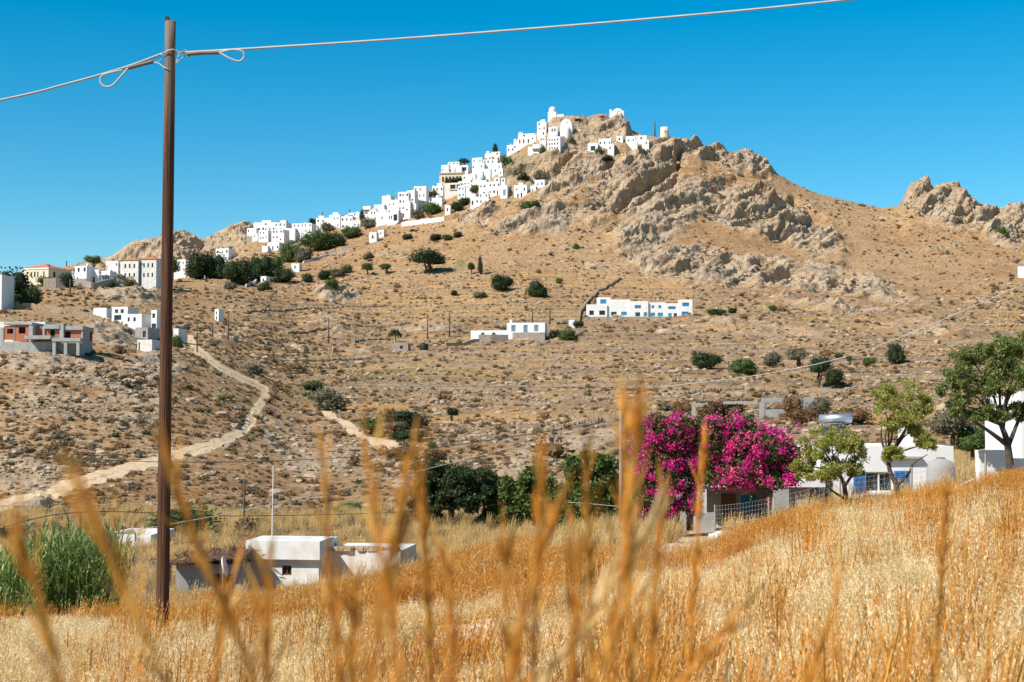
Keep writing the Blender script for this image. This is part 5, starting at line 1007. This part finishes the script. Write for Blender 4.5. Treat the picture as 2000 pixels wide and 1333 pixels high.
# giant reeds
def reeds(u0, u1, vb, Y0, Y1, n_, hmin, hmax, label, seed):
    rg = np.random.default_rng(seed); b0 = P((u0 + u1) / 2, vb, Y0); b0.z = gz(b0.x, Y0); o = empty('giant_reed_clump', b0); tag(o, label, 'reeds', 'giant reeds at the left edge'); cn = MB(); lf = MB()
    for _ in range(n_):
        y_ = rg.uniform(Y0, Y1); x_ = float(ae(rg.uniform(u0, u1), vb)[0]) * y_; z_ = gz(x_, y_); h_ = rg.uniform(hmin, hmax); ln_ = rg.normal(size=2) * .12
        B = np.array([x_ - b0.x, y_ - b0.y, z_ - b0.z]); T_ = B + np.array([ln_[0] * h_, ln_[1] * h_, h_]); cn.tube([tuple(B), tuple((B + T_) / 2), tuple(T_)], [.012, .011, .006], 4, False)
        m_ = 14; ts = rg.uniform(.12, 1, m_); Pp = B + (T_ - B) * ts[:, None]; D = np.stack([rg.normal(size=m_), rg.normal(size=m_), rg.uniform(.7, 2.4, m_)], -1); D /= np.linalg.norm(D, axis=1)[:, None]; L_ = rg.uniform(.35, .6, (m_, 1)); side = np.cross(D, [0, 0, 1]); side /= np.linalg.norm(side, axis=1)[:, None] + 1e-9
        mid_ = Pp + D * L_ * .55; tip = mid_ + D * L_ * .45 + np.array([0, 0, -1.]) * L_ * .22; V = np.stack([Pp - side * .018, Pp + side * .018, mid_ + side * .022, mid_ - side * .022, tip], 1).reshape(-1, 3)
        i5 = np.arange(m_)[:, None] * 5; lf.add(V, (i5 + np.array([[0, 1, 2, 3]])), (i5 + np.array([[3, 2, 4]])), np.repeat(np.clip(rg.normal(.5, .3, m_), 0, 1), 5))
    cn.build('canes', leaf_reed, o); lf.build('leaves', leaf_reed, o)
reeds(70, 225, 1215, 37, 44, 420, 1.7, 2.7, 'taller green reed clump just left of the tall pole', 1); reeds(-60, 75, 1222, 36, 43, 300, 1.3, 2.3, 'lower green reed clump at the left edge', 2)

# ------------------------------------------------------------------ dry grass
def oats(seed, n_=26):
    rg = np.random.default_rng(seed); mb = MB()
    for _ in range(n_):
        B = np.append(rg.normal(size=2) * .11, -.05); d = np.append(rg.normal(size=2) * .16 + [.05, 0], 1); h_ = rg.uniform(.2, .48); t = np.linspace(0, 1, 4)[:, None]; C = B + d * h_ * t + np.array([rg.normal() * .06, rg.normal() * .06, -.03]) * t ** 3
        s_ = np.append(rg.normal(size=2), 0); s_ /= np.linalg.norm(s_); w_ = np.array([.0035, .003, .0025, .001])[:, None] * s_; V = np.stack([C - w_, C + w_], 1).reshape(-1, 3); tt = rg.uniform(.25, .85)
        mb.add(V, [(0, 1, 3, 2), (2, 3, 5, 4), (4, 5, 7, 6)], tint=tt)
        k_ = rg.integers(3, 8); Pp = C[2] + (C[3] - C[2]) * rg.uniform(0, 1.1, (k_, 1)) + rg.normal(size=(k_, 3)) * .018; D = rg.normal(size=(k_, 3)) * .5 + np.array([.3, 0, -.7]); mb.leaves(Pp, .034, .009, rg, tint=rg.uniform(.75, 1, k_), D=D)
        if rg.random() < .7:
            D = np.append(rg.normal(size=2), .9); mb.leaves(B[None] + [0, 0, .05], .3, .012, rg, tint=np.array([rg.uniform(.1, .6)]), D=D[None])
    return mb
def orange_grass(seed, n_=40, lw=.011):
    rg = np.random.default_rng(seed); mb = MB()
    for _ in range(n_):
        B = np.append(rg.normal(size=2) * .10, -.05); d = np.append(B[:2] * 1.2 + rg.normal(size=2) * .10 + [.06, 0], 1); h_ = rg.uniform(.4, .85); t = np.linspace(0, 1, 4)[:, None]; C = B + d * h_ * t + np.array([.06, 0, 0]) * t ** 2
        s_ = np.append(rg.normal(size=2), 0); s_ /= np.linalg.norm(s_); w_ = np.array([.005, .0045, .0035, .0015])[:, None] * s_; V = np.stack([C - w_, C + w_], 1).reshape(-1, 3)
        mb.add(V, [(0, 1, 3, 2), (2, 3, 5, 4), (4, 5, 7, 6)], tint=rg.uniform(0, .8)); k_ = 7; Pp = C[2] + (C[3] - C[2]) * rg.uniform(-.3, 1, (k_, 1)); D = rg.normal(size=(k_, 3)) * .3 + d; mb.leaves(Pp, .05, lw, rg, tint=rg.uniform(.2, 1, k_), D=D)
    return mb
protos = [oats(1).mesh('oat', straw), oats(2).mesh('oat', strawpale), oats(3, 20).mesh('oat', straw), oats(4, 22).mesh('oat', strawpale), orange_grass(5).mesh('tall', straworange), orange_grass(6).mesh('tall', straworange), orange_grass(7, 26).mesh('tall', straw)]
n_ = 88000; yy = np.sqrt(rng.uniform(4.5 ** 2, 62 ** 2, n_)); uu = rng.uniform(-130, 2130, n_); xx = (uu - U0) / F * yy
ii = np.clip(np.searchsorted(AG, xx / yy), 0, NC - 1); jj = np.clip(np.searchsorted(YG, yy), 0, NR - 1); u_, v_ = UP[ii, jj], VP[ii, jj]
patch = fbm(np.stack([xx / 3.5, yy / 5, 0 * xx], -1), 3); edge = 44 + 5 * patch + np.where(u_ > 1250, 4, 0) + np.where((u_ > 300) & (u_ < 1050), 14, 0)
keep = (yy < edge) & (path[ii, jj] < .3) & ~((u_ < 240) & (yy > 36.5)) & (rng.uniform(0, 1, n_) < .55 + .8 * patch + .35) & ~((np.abs(u_ - 900) < 120) & (np.abs(v_ - 1250) < 35) & (patch > -.2))
or_ = np.clip(-.08 + .75 * patch - .25 * ((u_ < 650) & (yy < 22)) + .6 * np.exp(-((u_ - 950) / 330) ** 2) * (yy > 24) + 1.1 * ((yy > 30) & (u_ > 1380)) * sstep(.18, .35, patch) + .4 * ((u_ > 380) & (u_ < 720) & (yy > 27)) - .35 * (u_ > 1350), .02, .95)
ki = np.where(rng.uniform(0, 1, n_) < or_, rng.choice([4, 5, 6], n_), rng.choice(4, n_)); xs, ys, ki = xx[keep], yy[keep], ki[keep]; k = len(xs)
scatter('field_grass', np.stack([xs, ys, gzv(xs, ys)], -1), rng.normal(0, .7, k), rng.uniform(.55, 1.0, k), ki, protos, 'dry straw coloured oats and orange grass filling the field')
def stalk(ut, vt, ub, Y, label, mat=straworange, head=.42, rad=.006, seed=0):
    rg = np.random.default_rng(seed); T_ = P(ut, vt, Y); Bm = P(ub, 1333, Y); d = Bm - T_; g = gz(Bm.x, Y) - .05; s_ = (g - T_.z) / d.z; B = T_ + d * s_; o = empty('grass_stalk', B); tag(o, label, 'grass', 'tall orange grass stalks close to the camera'); L_ = T_ - B
    bend = Vector((rg.normal() * .02, rg.normal() * .03, 0)); pt = [tuple(L_ * t + bend * math.sin(math.pi * t)) for t in np.linspace(0, 1, 8)]; MB().tube(pt, np.linspace(.0035, .0015, 8), 5).build('stem', mat, o)
    m_ = int(105 * max(1, Y)); t = 1 - head * rg.uniform(0, 1, m_) ** 1.1; Pp = np.array(L_)[None] * t[:, None] + np.array(bend)[None] * np.sin(math.pi * t)[:, None]; w_ = np.sin(np.clip((1 - t) / head, 0.03, 1) * math.pi) ** .7; Pp = Pp + rg.normal(size=(m_, 3)) * rad * w_[:, None] * [1, 1, .4]
    D = np.array(L_.normalized())[None] + rg.normal(size=(m_, 3)) * .2; MB().leaves(Pp, .045, .0032, rg, D=D).build('seed_head', mat, o)
STK = [(30,1000,150,.95,'leftmost blurred orange stalk curving before the reeds'),(150,950,350,.9,'thick blurred orange stalk leaning across the reeds'),(318,885,500,1.1,'blurred orange stalk crossing the foot of the tall pole'),(632,920,655,1.3,'blurred orange stalk before the white flat house wall'),(712,862,745,1.0,'thick blurred orange stalk right of the white flat house'),
 (800,890,735,1.15,'right leaning blurred stalk joined low with its thick neighbour'),(822,955,850,1.7,'slim blurred stalk before the olive tree'),(1062,930,1050,1.2,'blurred stalk before the round green valley tree'),(1082,985,1000,1.1,'short blurred stalk leaning right at bottom centre'),(1145,900,1150,1.7,'slim blurred stalk before the tall loose tree'),
 (1216,812,1222,1.3,'blurred stalk overlapping the pale grey pole'),(1250,800,1205,1.1,'tallest blurred orange stalk, under the crossarm'),(1292,975,1282,1.6,'slim blurred stalk before the bougainvillea trunk'),(1372,880,1340,2.2,'thin blurred stalk in front of the bougainvillea flowers'),(525,1120,535,1.2,'low blurred stalk under the white flat house'),(985,1090,990,1.2,'low blurred stalk at bottom centre'),
 (1640,1130,1595,1.6,'lone dark orange stalk in the right field'),(1850,960,1822,2.6,'thin tall stalk right of the almond trees in the field'),(1445,1190,1330,1.4,'short slanted stalk in the right half of the field'),(1262,1040,1080,1.2,'pale slanted stalk right of bottom centre'),(690,1150,700,1.3,'low blurred stalk left of bottom centre'),(880,1120,890,1.4,'low thin stalk between bottom centre clumps'),(450,1140,430,1.3,'low blurred stalk right of the tall pole foot'),(1130,1060,1110,1.1,'thick low blurred stalk in the bottom centre clump')]
for i_, (ut, vt, ub, y_, lab) in enumerate(STK): stalk(ut, vt, ub, y_, lab, straw if 'pale' in lab and 'slanted' in lab else straworange, rad=.0040 if 'thick' in lab or 'tallest' in lab or y_ < 1 else .0026, seed=40 + i_)
n2 = 230; y3 = rng.uniform(2.0, 6.5, n2); u3 = np.where(rng.uniform(0, 1, n2) < .62, rng.normal(920, 300, n2), rng.uniform(-50, 2050, n2)); x3 = (u3 - U0) / F * y3
scatter('foreground_grass', np.stack([x3, y3, gzv(x3, y3)], -1), rng.normal(0, .6, n2), rng.uniform(.7, 1.45, n2), rng.choice(3, n2), [orange_grass(31, 22, .004).mesh('tall', straworange), orange_grass(32, 16, .004).mesh('tall', straworange), orange_grass(33, 20, .004).mesh('tall', straw)], 'blurred orange grass tufts just in front of the camera')

n_ = 26000; yy = np.sqrt(rng.uniform(46 ** 2, 125 ** 2, n_)); uu = rng.uniform(-130, 2130, n_); xx = (uu - U0) / F * yy; ii = np.clip(np.searchsorted(AG, xx / yy), 0, NC - 1); jj = np.clip(np.searchsorted(YG, yy), 0, NR - 1)
keep = (path[ii, jj] < .3) & (rng.uniform(0, 1, n_) < .6 + .8 * n_mid[ii, jj]) & ~((UP[ii, jj] > 1330) & (UP[ii, jj] < 1880) & (yy > 60) & (yy < 74)); xs, ys = xx[keep], yy[keep]; k = len(xs)
vg = [oats(11).mesh('oat', straw), oats(12).mesh('oat', LG), orange_grass(13).mesh('tall', straw), oats(14).mesh('oat', LBr)]
scatter('valley_grass', np.stack([xs, ys, gzv(xs, ys)], -1), rng.normal(0, .7, k), rng.uniform(.8, 1.6, k), rng.choice(4, k, p=[.4, .3, .15, .15]), vg, 'thin greyish dry grass on the valley floor')
